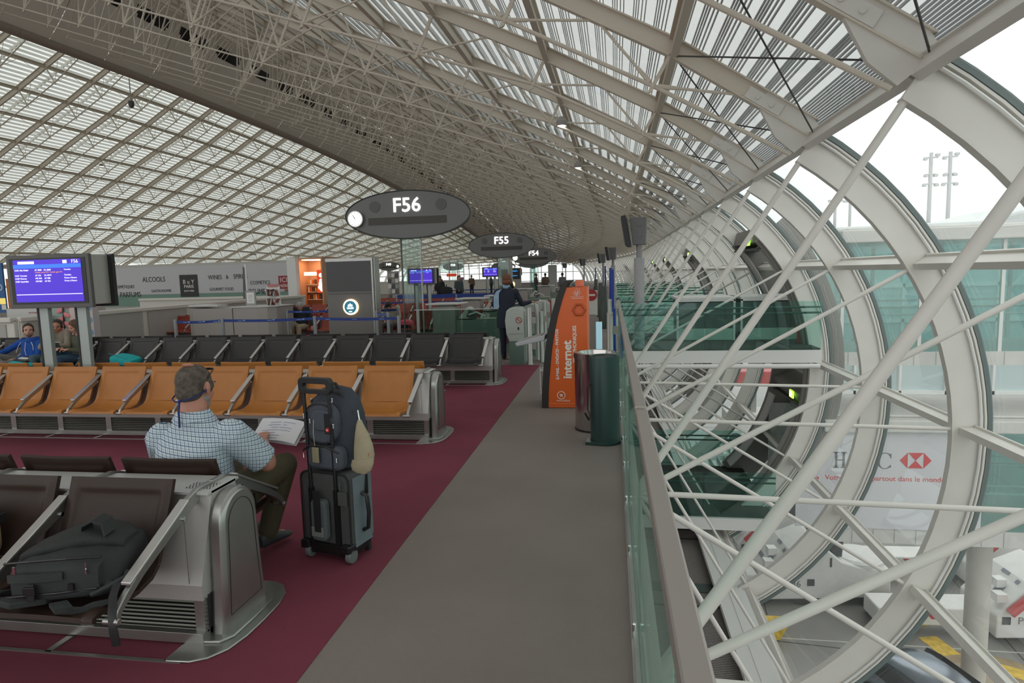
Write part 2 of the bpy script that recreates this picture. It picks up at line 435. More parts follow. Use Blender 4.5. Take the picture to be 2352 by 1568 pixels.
# top cap between the two roofs
mb = MB()
for k in range(K0, K1):
    y0, y1 = ribY(k), ribY(k+1); u = V((0, 0, .2))
    mb.add([rn(-1, y0)+u, rn(-1, y1)+u, ln(0, y1)+u, ln(0, y0)+u], [(0, 1, 2, 3)])
struct(mb.build('trim_4', SPINE))

# --- roof left of the spine: white louvres over glass
mb = MB()
for k in range(K0, K1):
    y0, y1 = ribY(k), ribY(k+1)
    for i in range(len(LN)-1):
        u = V((0, 0, .16)); mb.add([ln(i, y0)+u, ln(i+1, y0)+u, ln(i+1, y1)+u, ln(i, y1)+u], [(0, 1, 2, 3)])
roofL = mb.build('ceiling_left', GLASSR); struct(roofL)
mb = MB(); LOUV = transl('white_louvre', (.62, .63, .58), .5)
for i in range(len(LN)-1):
    for j in range(7):
        t = (j+.5)/7
        for k in range(K0, K1):
            y0, y1 = ribY(k), ribY(k+1); p = ln(i, y0).lerp(ln(i+1, y0), t)+V((0, 0, .34)); q = ln(i, y1).lerp(ln(i+1, y1), t)+V((0, 0, .34))
            mb.add([p+V((.10, 0, .04)), q+V((.10, 0, .04)), q-V((.10, 0, .04)), p-V((.10, 0, .04))], [(0, 1, 2, 3)])
sl = mb.build('louvre_slats', LOUV, roofL); sl['kind'] = 'stuff'
for k in range(2, K1+1):
    Y = ribY(k); P = [ln(i, Y) for i in range(len(LN))]; far = k > 16; n = 4 if far else 6
    mb = MB(); out = MB()
    for i in range(len(P)-1):
        a, b = P[i], P[i+1]; d = (b-a).normalized(); nn = V((-d.z, 0, d.x)); nn = nn if nn.z > 0 else -nn
        mb.strip([a, b], nn*.13, (0, .05, 0)); mb.strip([a+nn*.13, b+nn*.13], nn*.012, (0, .10, 0))
        h = V((0, W/2, .62)); mb.strip([a+h, b+h], nn*.06, (0, .05, 0))
    mb.build('rafter', ROOFST, roofL)
    mb = MB(); low = []
    for i in range(len(P)):
        a = P[max(0, i-1)]; b = P[min(len(P)-1, i+1)]; d = (b-a).normalized(); nn = V((-d.z, 0, d.x)); nn = nn if nn.z < 0 else -nn
        low.append(P[i]+nn*1.05*min(1, .4+i*.2) if i < len(P)-1 else P[i])
    for i in range(2, len(P)-1): mb.tube(low[i], low[i+1], .032, n=n, caps=False)
    for i in range(2, len(P)-1):
        mb.tube(P[i], low[i]+(low[i]-P[i])*.12, .045, .03, n=n)
        for j in (i-1, i+1):
            e = P[i].lerp(P[j], .5); mb.tube(low[i], e, .014, n=4, caps=False)
        if k < K1:
            q = ln(i, ribY(k+1)); mb.tube(low[i], P[i].lerp(q, .5), .012, n=4, caps=False)
            q = ln(i, ribY(k-1)); mb.tube(low[i], P[i].lerp(q, .5), .012, n=4, caps=False)
    mb.build('roof_truss', ROOFST, roofL)
for i in range(1, len(LN)):
    mb = MB()
    for k in range(K0, K1):
        a, b = ln(i, ribY(k)), ln(i, ribY(k+1)); mb.strip([a, b], (.05, 0, 0), (0, 0, .07)); mb.strip([a+V((0, 0, .09)), b+V((0, 0, .09))], (.09, 0, 0), (0, 0, .015))
    mb.build('purlin', ROOFST, roofL)

# --- end wall
mb = MB()
ye = YEND
outl = [arc(-50, RO, ye)]+[arc(a, RO, ye) for a in range(-40, 58, 8)]+[rn(i, ye) for i in range(len(RN))]+[ln(i, ye) for i in range(len(LN))]+[arc(a, RO, ye, -1) for a in range(57, -50, -8)]
mb.add(outl, [tuple(range(len(outl)))])
endw = struct(mb.build('wall_back', GLASSO))
mb = MB()
xr, xl = arc(0, RO, ye).x, arc(0, RO, ye, -1).x
x = xl
while x < xr:
    mb.box((x, ye-.1, 1.2), (.12, .2, 5.2)); x += 2
for z in (.2, 1.8, 3.4): mb.box(((xr+xl)/2, ye-.1, z), (xr-xl, .12, .12))
mb.build('mullions', STEEL, endw)

# --- floors
CARP = mat('maroon_carpet', (.205, .034, .060), .95, bump=.5, bscale=450, noise=.13, nscale=1.2)
CARG = mat('grey_carpet', (.245, .200, .182), .95, bump=.4, bscale=450, noise=.10, nscale=.9)
def slab(name, x0, x1, y0, y1, z0, z1, m_):
    return struct(MB().box(((x0+x1)/2, (y0+y1)/2, (z0+z1)/2), (x1-x0, y1-y0, z1-z0)).build(name, m_))
slab('floor', -49, .13, -3, YEND, -.42, -.004, CARG)
fm = slab('floor_carpet', -9.5, -1.38, -3, 11.86, -.02, 0, CARP)
fm2 = slab('floor_carpet_far', -12, -2.6, 15.5, 22.5, -.02, 0, CARP)
slab('floor_lower', -3, 2.15, -4, YEND-20, -4.75, -4.5, mat('ribbed_metal', (.20, .17, .165), .6))
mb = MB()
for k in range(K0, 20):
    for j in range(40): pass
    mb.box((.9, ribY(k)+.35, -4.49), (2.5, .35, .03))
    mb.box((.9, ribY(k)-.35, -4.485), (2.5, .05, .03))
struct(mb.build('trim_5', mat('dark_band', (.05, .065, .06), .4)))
mb = MB()
y = -2
while y < 60:
    mb.box((.85, y, -4.495), (2.5, .02, .02)); y += .045 if y < 22 else .2
struct(mb.build('trim_6', mat('rib_line', (.30, .27, .26), .6)))
bb = MB()
for k in range(K0, K1-6):
    Y = ribY(k); bb.box((2.22+aR(Y), Y+1.5, -4.35), (.26, 2.98, .22)); bb.box((1.98+aR(Y), Y+1.5, -4.30), (.22, 2.96, .10))
    bb.box((2.40+aR(Y), Y+1.5, -4.45), (.12, 3.0, .35))
struct(bb.build('trim_7', WHITE))
# kerb of the floor edge
struct(MB().box((.10, 50, -.02), (.05, 106, .05)).build('trim_8', BRUSH))
struct(MB().box((.17, 50, -.25), (.08, 106, .36)).build('trim_9', STEEL))
# ================================================================ BENCHES
LEATHER = {}
def leather(nm, col, spec=.4):
    m = mat(nm, col, .42, bump=.12, bscale=350, noise=.06, nscale=8, spec=spec); return m
L_BRN = leather('dark_brown_leather', (.040, .024, .018), .25); L_ORG = leather('tan_leather', (.44, .17, .035)); L_BLK = leather('black_leather', (.028, .026, .026)); L_RED = leather('red_leather', (.30, .055, .035))
CAB = mat('cabinet_panel', (.50, .49, .47), .4, .3); PERF = mat('perforated_metal', (.62, .62, .60), .4, .4); HOLE = mat('hole_dark', (.03, .03, .03), .8); GRILLE = mat('grille_metal', (.20, .20, .17), .45, .5)
PROF = [(-.165, .80, 0), (-.20, .70, .2), (-.245, .60, .4), (-.285, .50, .6), (-.315, .44, .75), (-.36, .40, .9), (-.45, .378, 1), (-.56, .378, 1), (-.66, .395, 1), (-.70, .385, 1), (-.705, .365, 1)]
def shell(side, mt, lo, hi, parent, name, x):
    # leather sling with a raised border
    pr = PROF[lo:hi]; n = 14
    def pt(u, v, off):
        f = v*(len(pr)-1); i = min(int(f), len(pr)-2); t = f-i
        y = pr[i][0]*(1-t)+pr[i+1][0]*t; z = pr[i][1]*(1-t)+pr[i+1][1]*t
        dy = pr[i+1][0]-pr[i][0]; dz = pr[i+1][1]-pr[i][1]; L = math.hypot(dy, dz); ny, nz = dz/L, -dy/L
        if nz < 0 and name == 'seat': ny, nz = -ny, -nz
        if name == 'backrest' and ny > 0: ny, nz = -ny, -nz
        ed = min(u, 1-u)*.56; e2 = v*.36 if name == 'backrest' else 9; e = min(ed, e2)
        lift = .012 if e < .045 else (.012*(1-(e-.045)/.02) if e < .065 else 0)
        if e < .012: lift *= .4
        sag = -.012*math.sin(PI*u)**2 if name == 'seat' else -.010*math.sin(PI*u)
        l = lift+sag+off
        return V((-(.56)*(u-.5), side*(y+ny*l), z+nz*l))
    us = [0, .02, .05, .08, .10, .12, .2, .35, .5, .65, .8, .88, .90, .92, .95, .98, 1]
    vs_ = sorted(set([0, .03, .1, .14, .17, .2]+[i/(len(pr)-1) for i in range(len(pr))])) if name == 'backrest' else [i/((len(pr)-1)*2) for i in range((len(pr)-1)*2+1)]
    mb = MB(); U, Vn = len(us), len(vs_)
    A = [pt(u, v, 0) for v in vs_ for u in us]; B = [pt(u, v, -.022) for v in vs_ for u in us]
    fs = []
    for j in range(Vn-1):
        for i in range(U-1):
            a = j*U+i; fs.append((a, a+1, a+U+1, a+U)); b = a+U*Vn; fs.append((b, b+U, b+U+1, b+1))
    for j in range(Vn-1):
        for a in (j*U, j*U+U-1): b = a+U*Vn; fs.append((a, a+U, b+U, b))
    for i in range(U-1):
        for a in (i, (Vn-1)*U+i): b = a+U*Vn; fs.append((a, a+1, b+1, b))
    mb.add([p+V((x, 0, 0)) for p in A+B], fs)
    return mb.build(name, mt, parent, smooth=True, angle=50)
_seatmesh = {}
def bench(cx, cy, nnear, nfar, mt, label, key, cat='bench', group=None, grille=True, slotx=0, detail=True, skip=()):
    t = thing('waiting_bench', label, cat, (cx, cy, 0), 0, group)
    n = max(nnear, nfar); PX = .64; Lx = n*PX+.12
    # cabinet
    mb = MB(); mb.box((-Lx/2, 0, .50), (Lx, .20, .44)); mb.box((-Lx/2, 0, .26), (Lx, .43, .06))
    mb.prismX([(-.225, .215), (-.225, .29), (-.10, .70), (.10, .70), (.225, .29), (.225, .215)], -Lx, -.002)
    mb.build('cabinet', CAB, t)
    if detail:
        mb = MB(); mb.box((-Lx/2, 0, .13), (Lx, .38, .20)); mb.build('grille_box', HOLE, t)
        mb = MB()
        for s_ in (-1, 1):
            for j in range(9): mb.box((-Lx/2, s_*.205, .055+j*.0205), (Lx, .018, .008), rot=(s_*.5, 0, 0))
        g = mb.build('air_grille', GRILLE, t)
        mb = MB()
        for i in range(n+1):
            x = -.02-i*PX if i else -.03
            mb.box((x, 0, .13), (.07 if i else .05, .44, .22))
            for s_ in (-1, 1): mb.box((x-.04, s_*.222, .46), (.004, .002, .4))
        mb.box((-Lx/2, 0, .035), (Lx, .50, .05))
        mb.build('plinth', BRUSH, t, bevel=.004)
        mb = MB(); mb.box((-Lx/2, 0, .715), (Lx, .26, .012)); pf = mb.build('top_plate', PERF, t)
        if key == 'a':
            mb = MB()
            for xi in range(9):
                for yi in range(7): mb.tube((-.03-xi*.016-(yi % 2)*.008, -.07+yi*.014, .7215), (-.03-xi*.016-(yi % 2)*.008, -.07+yi*.014, .7222), .0042, n=6)
            for c in (1, 2):
                for xi in range(4):
                    for yi in range(7): mb.tube((-.115-PX*c+.04-xi*.016-(yi % 2)*.008+.03, -.07+yi*.014, .7215), (-.115-PX*c+.04-xi*.016-(yi % 2)*.008+.03, -.07+yi*.014, .7222), .0042, n=6)
            h = mb.build('perforations', HOLE, t); h['kind'] = 'stuff'
        # floor frame let into the carpet
        mb = MB()
        for s_ in (-1, 1): mb.box((-Lx/2-.02, s_*.385, .003), (Lx, .018, .006))
        for i in range(n+1): mb.box((-.03-i*PX-.06, 0, .003), (.035, .77, .006))
        mb.build('floor_frame', BRUSH, t)
    # end cap
    capo = [(y, z) for y, z in ([(-.19, .0), (-.165, .3), (-.152, .53)]+[(-.15*math.cos(R(a)), .56+.15*math.sin(R(a))) for a in range(5, 180, 12)]+[(.152, .53), (.165, .3), (.19, 0)])]
    mb = MB(); mb.prismX(capo, 0, .082); mb.build('end_cap', BRUSH, t, bevel=.022, smooth=True)
    if detail:
        mb = MB(); gi = [(y*.72, .10+(z-.0)*.78) for y, z in capo]; mb.path([(.0835, y, z) for y, z in gi], .002, 4, True); mb.build('panel_seam', HOLE, t)
        mb = MB(); mb.prismZ([(-.10, -.39), (.02, -.385), (.09, -.35), (.145, -.27), (.17, -.15), (.175, 0), (.17, .15), (.145, .27), (.09, .35), (.02, .385), (-.10, .39)], 0, .012)
        mb.prismZ([(-.02, -.25), (.08, -.24), (.12, -.18), (.125, 0), (.12, .18), (.08, .24), (-.02, .25)], .01, .026)
        mb.build('foot_plate', BRUSH, t, bevel=.006, smooth=True)
    # seats
    def seat_at(x, s_, idx):
        k = (key, s_)
        if k not in _seatmesh:
            st = shell(s_, mt, 4, len(PROF), None, 'seat', 0); bk = shell(s_, mt, 0, 5, st, 'backrest', 0); _seatmesh[k] = st
            b = MB()
            for xx in (-.2, .2): b.tube((xx, s_*-.10*-1*-1, .60), (xx, s_*.24*1, .60), .012, n=6)
            st.parent = t; st.location = (x, 0, 0); return st
        c = copy_tree(_seatmesh[k], t); c.location = (x, 0, 0); return c
    def arm_at(x, s_):
        k = ('arm', s_, detail)
        if k not in _seatmesh:
            ys = [(.0, .715, .024), (-.10, .71, .03), (-.20, .675, .032), (-.31, .615, .027), (-.42, .555, .022), (-.52, .50, .019), (-.60, .445, .017), (-.655, .40, .015), (-.675, .365, .014)]
            mb = MB(); pts = [(0, y*-s_*-1, z) for y, z, h in ys]
            wv = []
            for i in range(len(ys)):
                a = V(pts[max(0, i-1)]); b = V(pts[min(len(ys)-1, i+1)]); d = (b-a).normalized(); q = V((0, -d.z, d.y)); q = q if q.z > 0 else -q; wv.append(q*ys[i][2])
            mb.strip(pts, wv, (.013, 0, 0))
            mb.tube((-.05, -.665*s_*-1*-1*1 if 0 else .665*s_*-1*-1*-1 if 0 else pts[-1][1], .365), (.022, pts[-1][1], .365), .014, n=10)
            ar = mb.build('armrest', BRUSH, t, bevel=.003)
            mb = MB(); P = [(0, y*s_, z) for y, z in ((-.20, .708), (-.33, .635), (-.46, .565), (-.60, .490))]
            mb.strip(P, (.024, 0, 0), (0, 0, .007)); mb.build('arm_pad', CHROME if 0 else PADM, ar, bevel=.003)
            if detail:
                mb = MB(); mb.tube((.012, s_*-.235, .63), (.022, s_*-.235, .63), .011, n=10); mb.build('bolt', CHROME, ar)
            _seatmesh[k] = ar; ar.location = (x, 0, 0); return ar
        c = copy_tree(_seatmesh[k], t); c.location = (x, 0, 0); return c
    for s_, cnt in ((1, nnear), (-1, nfar)):
        for i in range(cnt):
            seat_at(-.13-.30-i*PX+.0, s_, i)
        for i in range(cnt+1):
            arm_at(-.10-i*PX if i else -.075, s_)
    return t
PADM = mat('arm_pad_metal', (.62, .60, .58), .28, .8)
bA = bench(-1.965, 2.85, 4, 4, L_BRN, 'nearest waiting bench of dark brown leather seats with a brushed metal end', 'a')
bB = bench(-1.945, 6.60, 9, 9, L_ORG, 'long waiting bench of tan orange leather seats', 'b')
bC = bench(-1.90, 10.03, 16, 15, L_BLK, 'long waiting bench of black leather seats behind the tan orange one', 'c')

# ================================================================ MONITORS on posts
SCR = mat('screen_blue', (.03, .01, .35), .3, emit=1, ecol=(.05, .015, .42)); SCRL = mat('screen_light_blue', (.02, .12, .6), .3, emit=1, ecol=(.03, .14, .62)); SCRT = mat('screen_text', (.7, .7, .95), .4, emit=1, ecol=(.6, .6, .9))
POSTM = mat('post_metal', (.36, .40, .38), .4, .6)
def info_screen(loc, s, gate, label, near=False, zc=1.55, rz=0, post_z=0, flights=4):
    t = thing('flight_information_display', label, 'screen', loc, rz)
    W_, H_ = .84*s, .49*s; z = zc-loc[2]
    mb = MB(); mb.box((0, 0, z), (W_, .05, H_)); mb.build('display_frame', mat('monitor_bezel', (.10, .10, .095), .4), t, bevel=.006)
    mb = MB(); mb.box((0, -.026, z+.005), (W_-.07*s, .006, H_-.07*s)); mb.build('screen_surround', BLACK, t)
    mb = MB(); mb.box((0, -.030, z+.008), (W_*.82, .004, H_*.79)); sc = mb.build('screen', SCR, t)
    f = -.0335
    mb = MB(); mb.box((0, f, z+H_*.285), (W_*.82, .002, H_*.07)); mb.build('header_band', SCRL, sc)
    mb = MB(); mb.box((0, f, z-H_*.24), (W_*.80, .002, H_*.014)); mb.box((-W_*.25, f, z+H_*.355), (W_*.2, .002, H_*.05)); mb.box((W_*.22, f, z+H_*.36), (W_*.05, .002, H_*.06))
    mb.build('status_line', SCRT, sc)
    text(gate, H_*.095, SCRT, sc, (W_*.34, f, z+H_*.36), name='gate_number')
    rows = [('13:50', 'Abu Dhabi', 'AF 3848', 'DL 8684', 'Termine'), ('13:55', 'Toronto', 'AF 356', 'DL 8374', 'Termine'), ('14:20', 'Moscou', 'MK 046', 'AF 980', 'Prevu a l\'heure'), ('15:00', 'Seychelles', 'HM 007', 'AF 952', 'Prevu a l\'heure')][:flights]
    for i, r in enumerate(rows):
        zz = z+H_*(.215-.055*i-(.045 if i else 0))
        for xx, q in zip((-.40, -.335, -.15, -.04, .20), r):
            if near: text(q, H_*.042, SCRT, sc, (W_*xx, f, zz), align='LEFT', name='flight_text')
        if not near:
            mb = MB()
            for xx, ww in ((-.36, .06), (-.12, .1), (.25, .16)): mb.box((W_*xx, f, zz), (W_*ww, .002, H_*.02))
            mb.build('flight_text', SCRT, sc)
    if near and flights > 3: text('Transfer porte F54 / Transfer gate F54', H_*.036, mat('screen_orange', (.6, .25, .15), .5, emit=.8), sc, (-W_*.15, f, z+H_*.172), align='LEFT', name='flight_text')
    mb = MB(); mb.box((W_*.04, .17, z+.01), (W_*.88, .26, H_*.94)); mb.build('housing', mat('housing_metal', (.45, .46, .42), .4, .4), t, bevel=.01)
    mb = MB(); mb.box((W_*.04, .32, z), (W_*.98, .05, H_)); mb.build('rear_display', BLACK, t)
    for sx in (-1, 1):
        mb = MB(); mb.box((sx*W_*.235+.0, .15, (z-H_/2+post_z)/2), (.095*s, .06, z-H_/2-post_z)); p = mb.build('post', POSTM, t, bevel=.004)
        mb = MB(); mb.box((sx*W_*.235-.055*s, .15, (z-H_/2+post_z)/2), (.022, .075, z-H_/2-post_z)); mb.build('post_edge', BLACK, p)
    return t
info_screen((-6.50, 6.50, 0), 1.27, 'F56', 'large blue flight information screen reading F56 on two metal posts', True, zc=1.80, post_z=.74, rz=R(2))
info_screen((-5.85, 19.0, 0), 1.06, 'F55', 'blue flight information screen reading F55 beyond the red seats', True, zc=1.73, flights=1)
info_screen((-6.35, 33, 0), 1.06, 'F54', 'blue flight screen left of the uniformed woman', zc=1.85)
info_screen((-7.6, 50, 0), 1.0, 'F53', 'small far blue flight screen right of the dark totem', zc=1.85, flights=3)
info_screen((-7.0, 46, 0), 1.0, 'F52', 'small far blue flight screen, rightmost of them', zc=1.85, flights=3)

# ================================================================ OVAL GATE SIGNS
def gate_sign(loc, txt, label, zc=3.13, clock=True, side=1, posts='glass', s=1, near=False):
    t = thing('oval_gate_sign', label, 'gate sign', loc, 0, 'oval gate signs'); zc -= 0
    a, b = 1.46*s, .535*s; N = 48
    el = [(a*math.cos(2*PI*i/N), zc+b*math.sin(2*PI*i/N)) for i in range(N)]
    mb = MB(); mb.prismY(el, -.10, .10); mb.build('sign_body', SIGNG, t, bevel=.02, smooth=True)
    mb = MB(); mb.path([(x*1.003, -.10, zc+(z-zc)*1.006) for x, z in el], .012, 6, True); mb.build('rim', mat('sign_rim', (.06, .065, .06), .4), t)
    for sx in (-.75, .80):
        mb = MB(); mb.tube((sx*s, -.112, zc+.2*s), (sx*s, -.10, zc+.2*s), .125*s, n=28); mb.build('loudspeaker', DGREY, t)
    mb = MB(); mb.box((0, -.104, zc-.13*s), (1.83*s, .01, .165*s)); mb.build('message_panel', mat('sign_panel', (.03, .022, .012), .35), t)
    text(txt, .44*s, GLOW, t, (0, -.106, zc+.2*s), depth=.008, bold=.0035*s, sx=1.04)
    if clock:
        cx = -side*1.20*s; mb = MB(); mb.tube((cx, -.18, zc-.06), (cx, -.10, zc-.06), .185*s, n=32); c = mb.build('clock', BRUSH, t, smooth=True)
        mb = MB(); mb.tube((cx, -.186, zc-.06), (cx, -.18, zc-.06), .165*s, n=32); mb.build('clock_face', mat('clock_face', (.8, .78, .74), .5, emit=.9), c)
        if near:
            mb = MB()
            for i in range(12):
                an = 2*PI*i/12; mb.box((cx+.14*math.cos(an), -.188, zc-.06+.14*math.sin(an)), (.012, .002, .012))
            mb.strip([(cx, -.189, zc-.06), (cx-.055, -.189, zc+.03)], (.004, 0, .003), (0, .001, 0)); mb.strip([(cx, -.189, zc-.06), (cx-.02, -.189, zc-.02)], (.005, 0, .003), (0, .001, 0))
            mb.build('clock_hands', BLACK, c)
    if posts == 'glass':
        for i, x in enumerate((-.20, .26)):
            mb = MB(); mb.box((x*s, 0, (zc-b*.9)/2), (.025, .05, zc-b*.9)); mb.build('post', DGREY if i == 0 else POSTM, t)
        mb = MB(); mb.box((.03*s, 0, (zc-b*.95)/2), (.44*s, .012, zc-b*.95)); mb.build('glass_panel', GLASSC, t)
        mb = MB()
        for x in (-.11, -.02, .08, .17): mb.tube((x*s, .02, .0), (x*s, .02, zc-b*.95), .004, n=5)
        mb.build('cable', mat('cable_metal', (.25, .25, .24), .4), t)
    elif posts == 'pole':
        mb = MB(); mb.box((0, .0, (zc-b)/2), (.5*s, .12, zc-b)); mb.build('post', GREYP, t)
    return t
gate_sign((-4.55, 14, 0), 'F56', 'large grey oval gate sign reading F56 with a round clock', near=True)
gate_sign((-4.75, 27.5, 0), 'F55', 'grey oval gate sign reading F55 behind the F56 sign', zc=2.98, clock=False)
gate_sign((-5.0, 41, 0), 'F54', 'grey oval gate sign reading F54 partly hidden by the F55 sign', zc=2.80, side=1)
gate_sign((-6.75, 54, 0), 'F53', 'grey oval gate sign just below and behind the F54 sign', zc=2.72, side=1)
gate_sign((-13, 76, 0), 'F51', 'small far grey oval gate sign reading F51', zc=2.6, side=-1)
gate_sign((-21.8, 86, 0), 'F50', 'small far grey oval gate sign reading F50 above a shop', zc=2.9, clock=False, posts='glass')
gate_sign((-27.5, 76, 0), 'F49', 'small far grey oval gate sign reading F49 left of the F56 sign posts', zc=3.05, side=-1, posts='pole')

# ================================================================ ADVERT TOTEM
def totem(loc, s, label, near=True):
    t = thing('advertising_totem', label, 'totem', loc)
    mb = MB(); mb.prism(rrect(1.16*s, 2.2*s, .04), lambda a, b: (a, 0, b+1.1*s), lambda a, b: (a, .30, b+1.1*s)); mb.build('casing', mat('totem_grey', (.17, .165, .155), .45), t)
    mb = MB(); mb.prism(rrect(1.16*s, .09*s, .03), lambda a, b: (a, -.03, b+2.165*s), lambda a, b: (a, .31, b+2.165*s)); mb.build('top_cap', BRUSH, t, bevel=.01)
    mb = MB(); mb.box((.565*s, -.02, 1.1*s), (.035, .06, 2.2*s)); mb.box((.60*s, .15, 1.1*s), (.03, .3, 2.2*s)); mb.build('edge_trim', BRUSH, t)
    mb = MB(); mb.box((-.01, -.012, 1.80*s), (1.10*s, .03, .70*s)); mb.build('display', mat('display_glass', (.012, .010, .008), .12), t)
    mb = MB(); mb.box((0, -.004, 1.38*s), (1.12*s, .012, .006)); mb.build('seam', BLACK, t)
    zc = 1.07*s
    mb = MB(); mb.tube((0, -.05, zc), (0, 0, zc), .185*s, n=36); lg = mb.build('logo_light', mat('logo_ring', (.9, .8, .5), .4, emit=1.3, ecol=(1, .72, .38)), t)
    mb = MB(); mb.tube((0, -.056, zc), (0, -.05, zc), .17*s, n=36); mb.build('logo_ring', mat('logo_white', (.8, .8, .75), .4, emit=1.2), lg)
    mb = MB(); mb.tube((0, -.060, zc), (0, -.056, zc), .145*s, n=36); mb.build('logo_disc', mat('logo_blue', (.02, .16, .22), .4, emit=.5, ecol=(.02, .17, .24)), lg)
    mb = MB()
    for x, hh, an in ((0, .085, 0), (-.035, .065, .5), (.035, .065, -.5), (-.055, .04, .9), (.055, .04, -.9)):
        c = V((x*.5*s, -.063, zc+.01)); d = V((-math.sin(an), 0, math.cos(an))); n_ = V((d.z, 0, -d.x))
        mb.prism([(0, 0), (.018*s, hh*.5*s), (0, hh*s), (-.018*s, hh*.5*s)], lambda a, b: c+n_*a+d*b, lambda a, b: c+n_*a+d*b-V((0, .004, 0)))
    mb.box((0, -.064, zc-.015*s), (.17*s, .004, .012*s)); mb.box((0, -.064, zc-.04*s), (.15*s, .004, .010*s)); mb.box((0, -.064, zc-.105*s), (.07*s, .004, .025*s))
    mb.build('logo_plant', GLOW, lg)
    return t
totem((-6.03, 14, 0), 1, 'tall grey advertising totem with dark screen and round lit plant logo')
t2 = thing('advertising_totem', 'smaller far advertising totem with a lit blue picture behind the uniformed woman', 'totem', (-6.45, 41, 0))
MB().box((0, 0, 1.05), (1.15, .3, 2.1)).build('casing', GREYP, t2); MB().box((0, -.16, 1.72), (1.05, .02, .68)).build('display', BLACK, t2)
mb = MB(); mb.ball((-.3, -.18, 1.8), (.13, .01, .05)); mb.ball((.2, -.18, 1.9), (.2, .01, .04)); mb.ball((.1, -.18, 1.6), (.3, .01, .03)); mb.ball((-.1, -.18, 1.72), (.08, .01, .08)); mb.build('picture', mat('pic_blue', (.02, .2, .5), .4, emit=1.0), t2)
mb = MB(); mb.lathe([(.17, 0), (.19, .02), (.17, .04)], (0, 0, 0), 24); o = mb.build('logo_ring', mat('logo_ring', (1, 1, 1)), t2); o.rotation_euler = (PI/2, 0, 0); o.location = (.0, -.15, 1.05)

# ================================================================ RAILING
t = thing('glass_balustrade', 'long glass balustrade with metal handrail along the walkway edge', 'railing', (0, 0, 0))
segs = [(-.6, 2.86), (2.93, 8.0), (8.04, 13.9)]
for i, (a, b) in enumerate(segs):
    mb = MB(); mb.box((.125, (a+b)/2, 1.10), (.055, b-a, .045)); mb.build('handrail', mat('rail_metal', (.42, .385, .36), .35, .6), t, bevel=.006)
y = -.6
while y < 13.6:
    y2 = min(y+1.75, 13.9); mb = MB(); mb.box((.115, (y+y2)/2, .40), (.014, y2-y-.02, 1.36)); mb.build('glass_pane', GLASSN, t); y += 1.75
y = .3
while y < 13.8:
    mb = MB(); mb.tube((.09, y, .02), (.09, y, .055), .012, n=8); mb.ball((.09, y, .055), .012, n=8); mb.build('clamp', CHROME, t); y += .875
mb = MB(); mb.box((.095, 6.6, .012), (.02, 14.6, .03)); mb.build('base_rail', BRUSH, t)
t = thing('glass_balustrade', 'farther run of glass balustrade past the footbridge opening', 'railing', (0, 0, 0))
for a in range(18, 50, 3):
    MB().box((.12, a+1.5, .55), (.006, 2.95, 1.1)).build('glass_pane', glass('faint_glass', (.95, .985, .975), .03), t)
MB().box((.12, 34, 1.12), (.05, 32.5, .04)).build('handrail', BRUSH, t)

# ================================================================ LITTER BINS
t = thing('litter_bin', 'polished steel litter bin behind the dark green one', 'bin', (-.20, 7.0, 0))
mb = MB(); mb.lathe([(.225, 0), (.225, .80), (.235, .80), (.235, .86), (.222, .865), (.20, .86), (.19, .80), (0, .78)], n=48); mb.build('drum', mat('polished_steel', (.55, .52, .50), .13, 1), t, smooth=True)
mb = MB(); mb.lathe([(.20, .79), (.0, .80)], n=32); mb.build('inner_liner', BLACK, t)
mb = MB(); mb.lathe([(.228, .0), (.23, .0), (.23, .02)], n=40); mb.build('base_ring', BLACK, t)
t = thing('litter_bin', 'dark green cylindrical litter bin with black pedal beside the railing', 'bin', (-.085, 6.42, 0))
GRN = mat('dark_green_metal', (.025, .055, .050), .35, .3)
mb = MB(); mb.lathe([(.150, .0), (.150, .88), (.145, .90), (.125, .895), (.12, .87), (0, .86)], n=40); mb.build('drum', GRN, t, smooth=True)
mb = MB(); mb.lathe([(.12, .885), (0, .886)], n=32); mb.build('opening', BLACK, t)
mb = MB(); mb.lathe([(.158, 0), (.158, .03)], n=40); mb.prismZ([(-.20, -.12), (-.05, -.15), (-.05, .1), (-.19, .02)], 0, .03); mb.build('base', GRN, t, bevel=.003)
mb = MB(); mb.path([(-.14, -.06, .62), (-.175, -.08, .58), (-.17, -.08, .45), (-.175, -.08, .36), (-.15, -.09, .30), (-.16, -.1, .25)], .008, 6); mb.path([(-.16, -.1, .25), (-.2, -.12, .33)], .01, 6); mb.build('pedal_handle', BLACK, t)
# ================================================================ INTERNET KIOSK
ORG = mat('orange_panel', (.72, .12, .012), .3); OL = mat('orange_edge', (.85, .22, .10), .35); WL = mat('white_print', (.85, .8, .75), .5)
t = thing('internet_kiosk', 'tall orange internet kiosk with curved black edge', 'kiosk', (-.62, 8.05, 0))
import bisect
cv = [(0, -.30), (.2, -.295), (.4, -.28), (.6, -.26), (.8, -.235), (1.0, -.20), (1.2, -.155), (1.4, -.095), (1.60, -.02)]
L_ = [(x, z) for z, x in cv]
mb = MB(); mb.prismY([(x+.085, z) for x, z in L_ if z < 1.55]+[(.035, 1.555), (.305, 1.555), (.305, 0)], 0, .5); mb.build('orange_body', ORG, t, bevel=.004)
mb = MB(); mb.prismY(L_+[(.035, 1.64), (.125, 1.64)]+[(x+.085, z) for x, z in reversed(L_)], -.012, .515); mb.build('black_edge', mat('kiosk_black', (.02, .018, .017), .5), t)
mb = MB(); mb.box((.307, .25, .78), (.012, .5, 1.56)); mb.box((.20, .3, 1.60), (.10, .3, .08)); mb.build('edge_trim', OL, t)
mb = MB(); mb.box((.045, -.003, .055), (.52, .004, .006)); mb.box((.045, -.006, .02), (.52, .004, .004)); mb.build('plinth_line', OL, t)
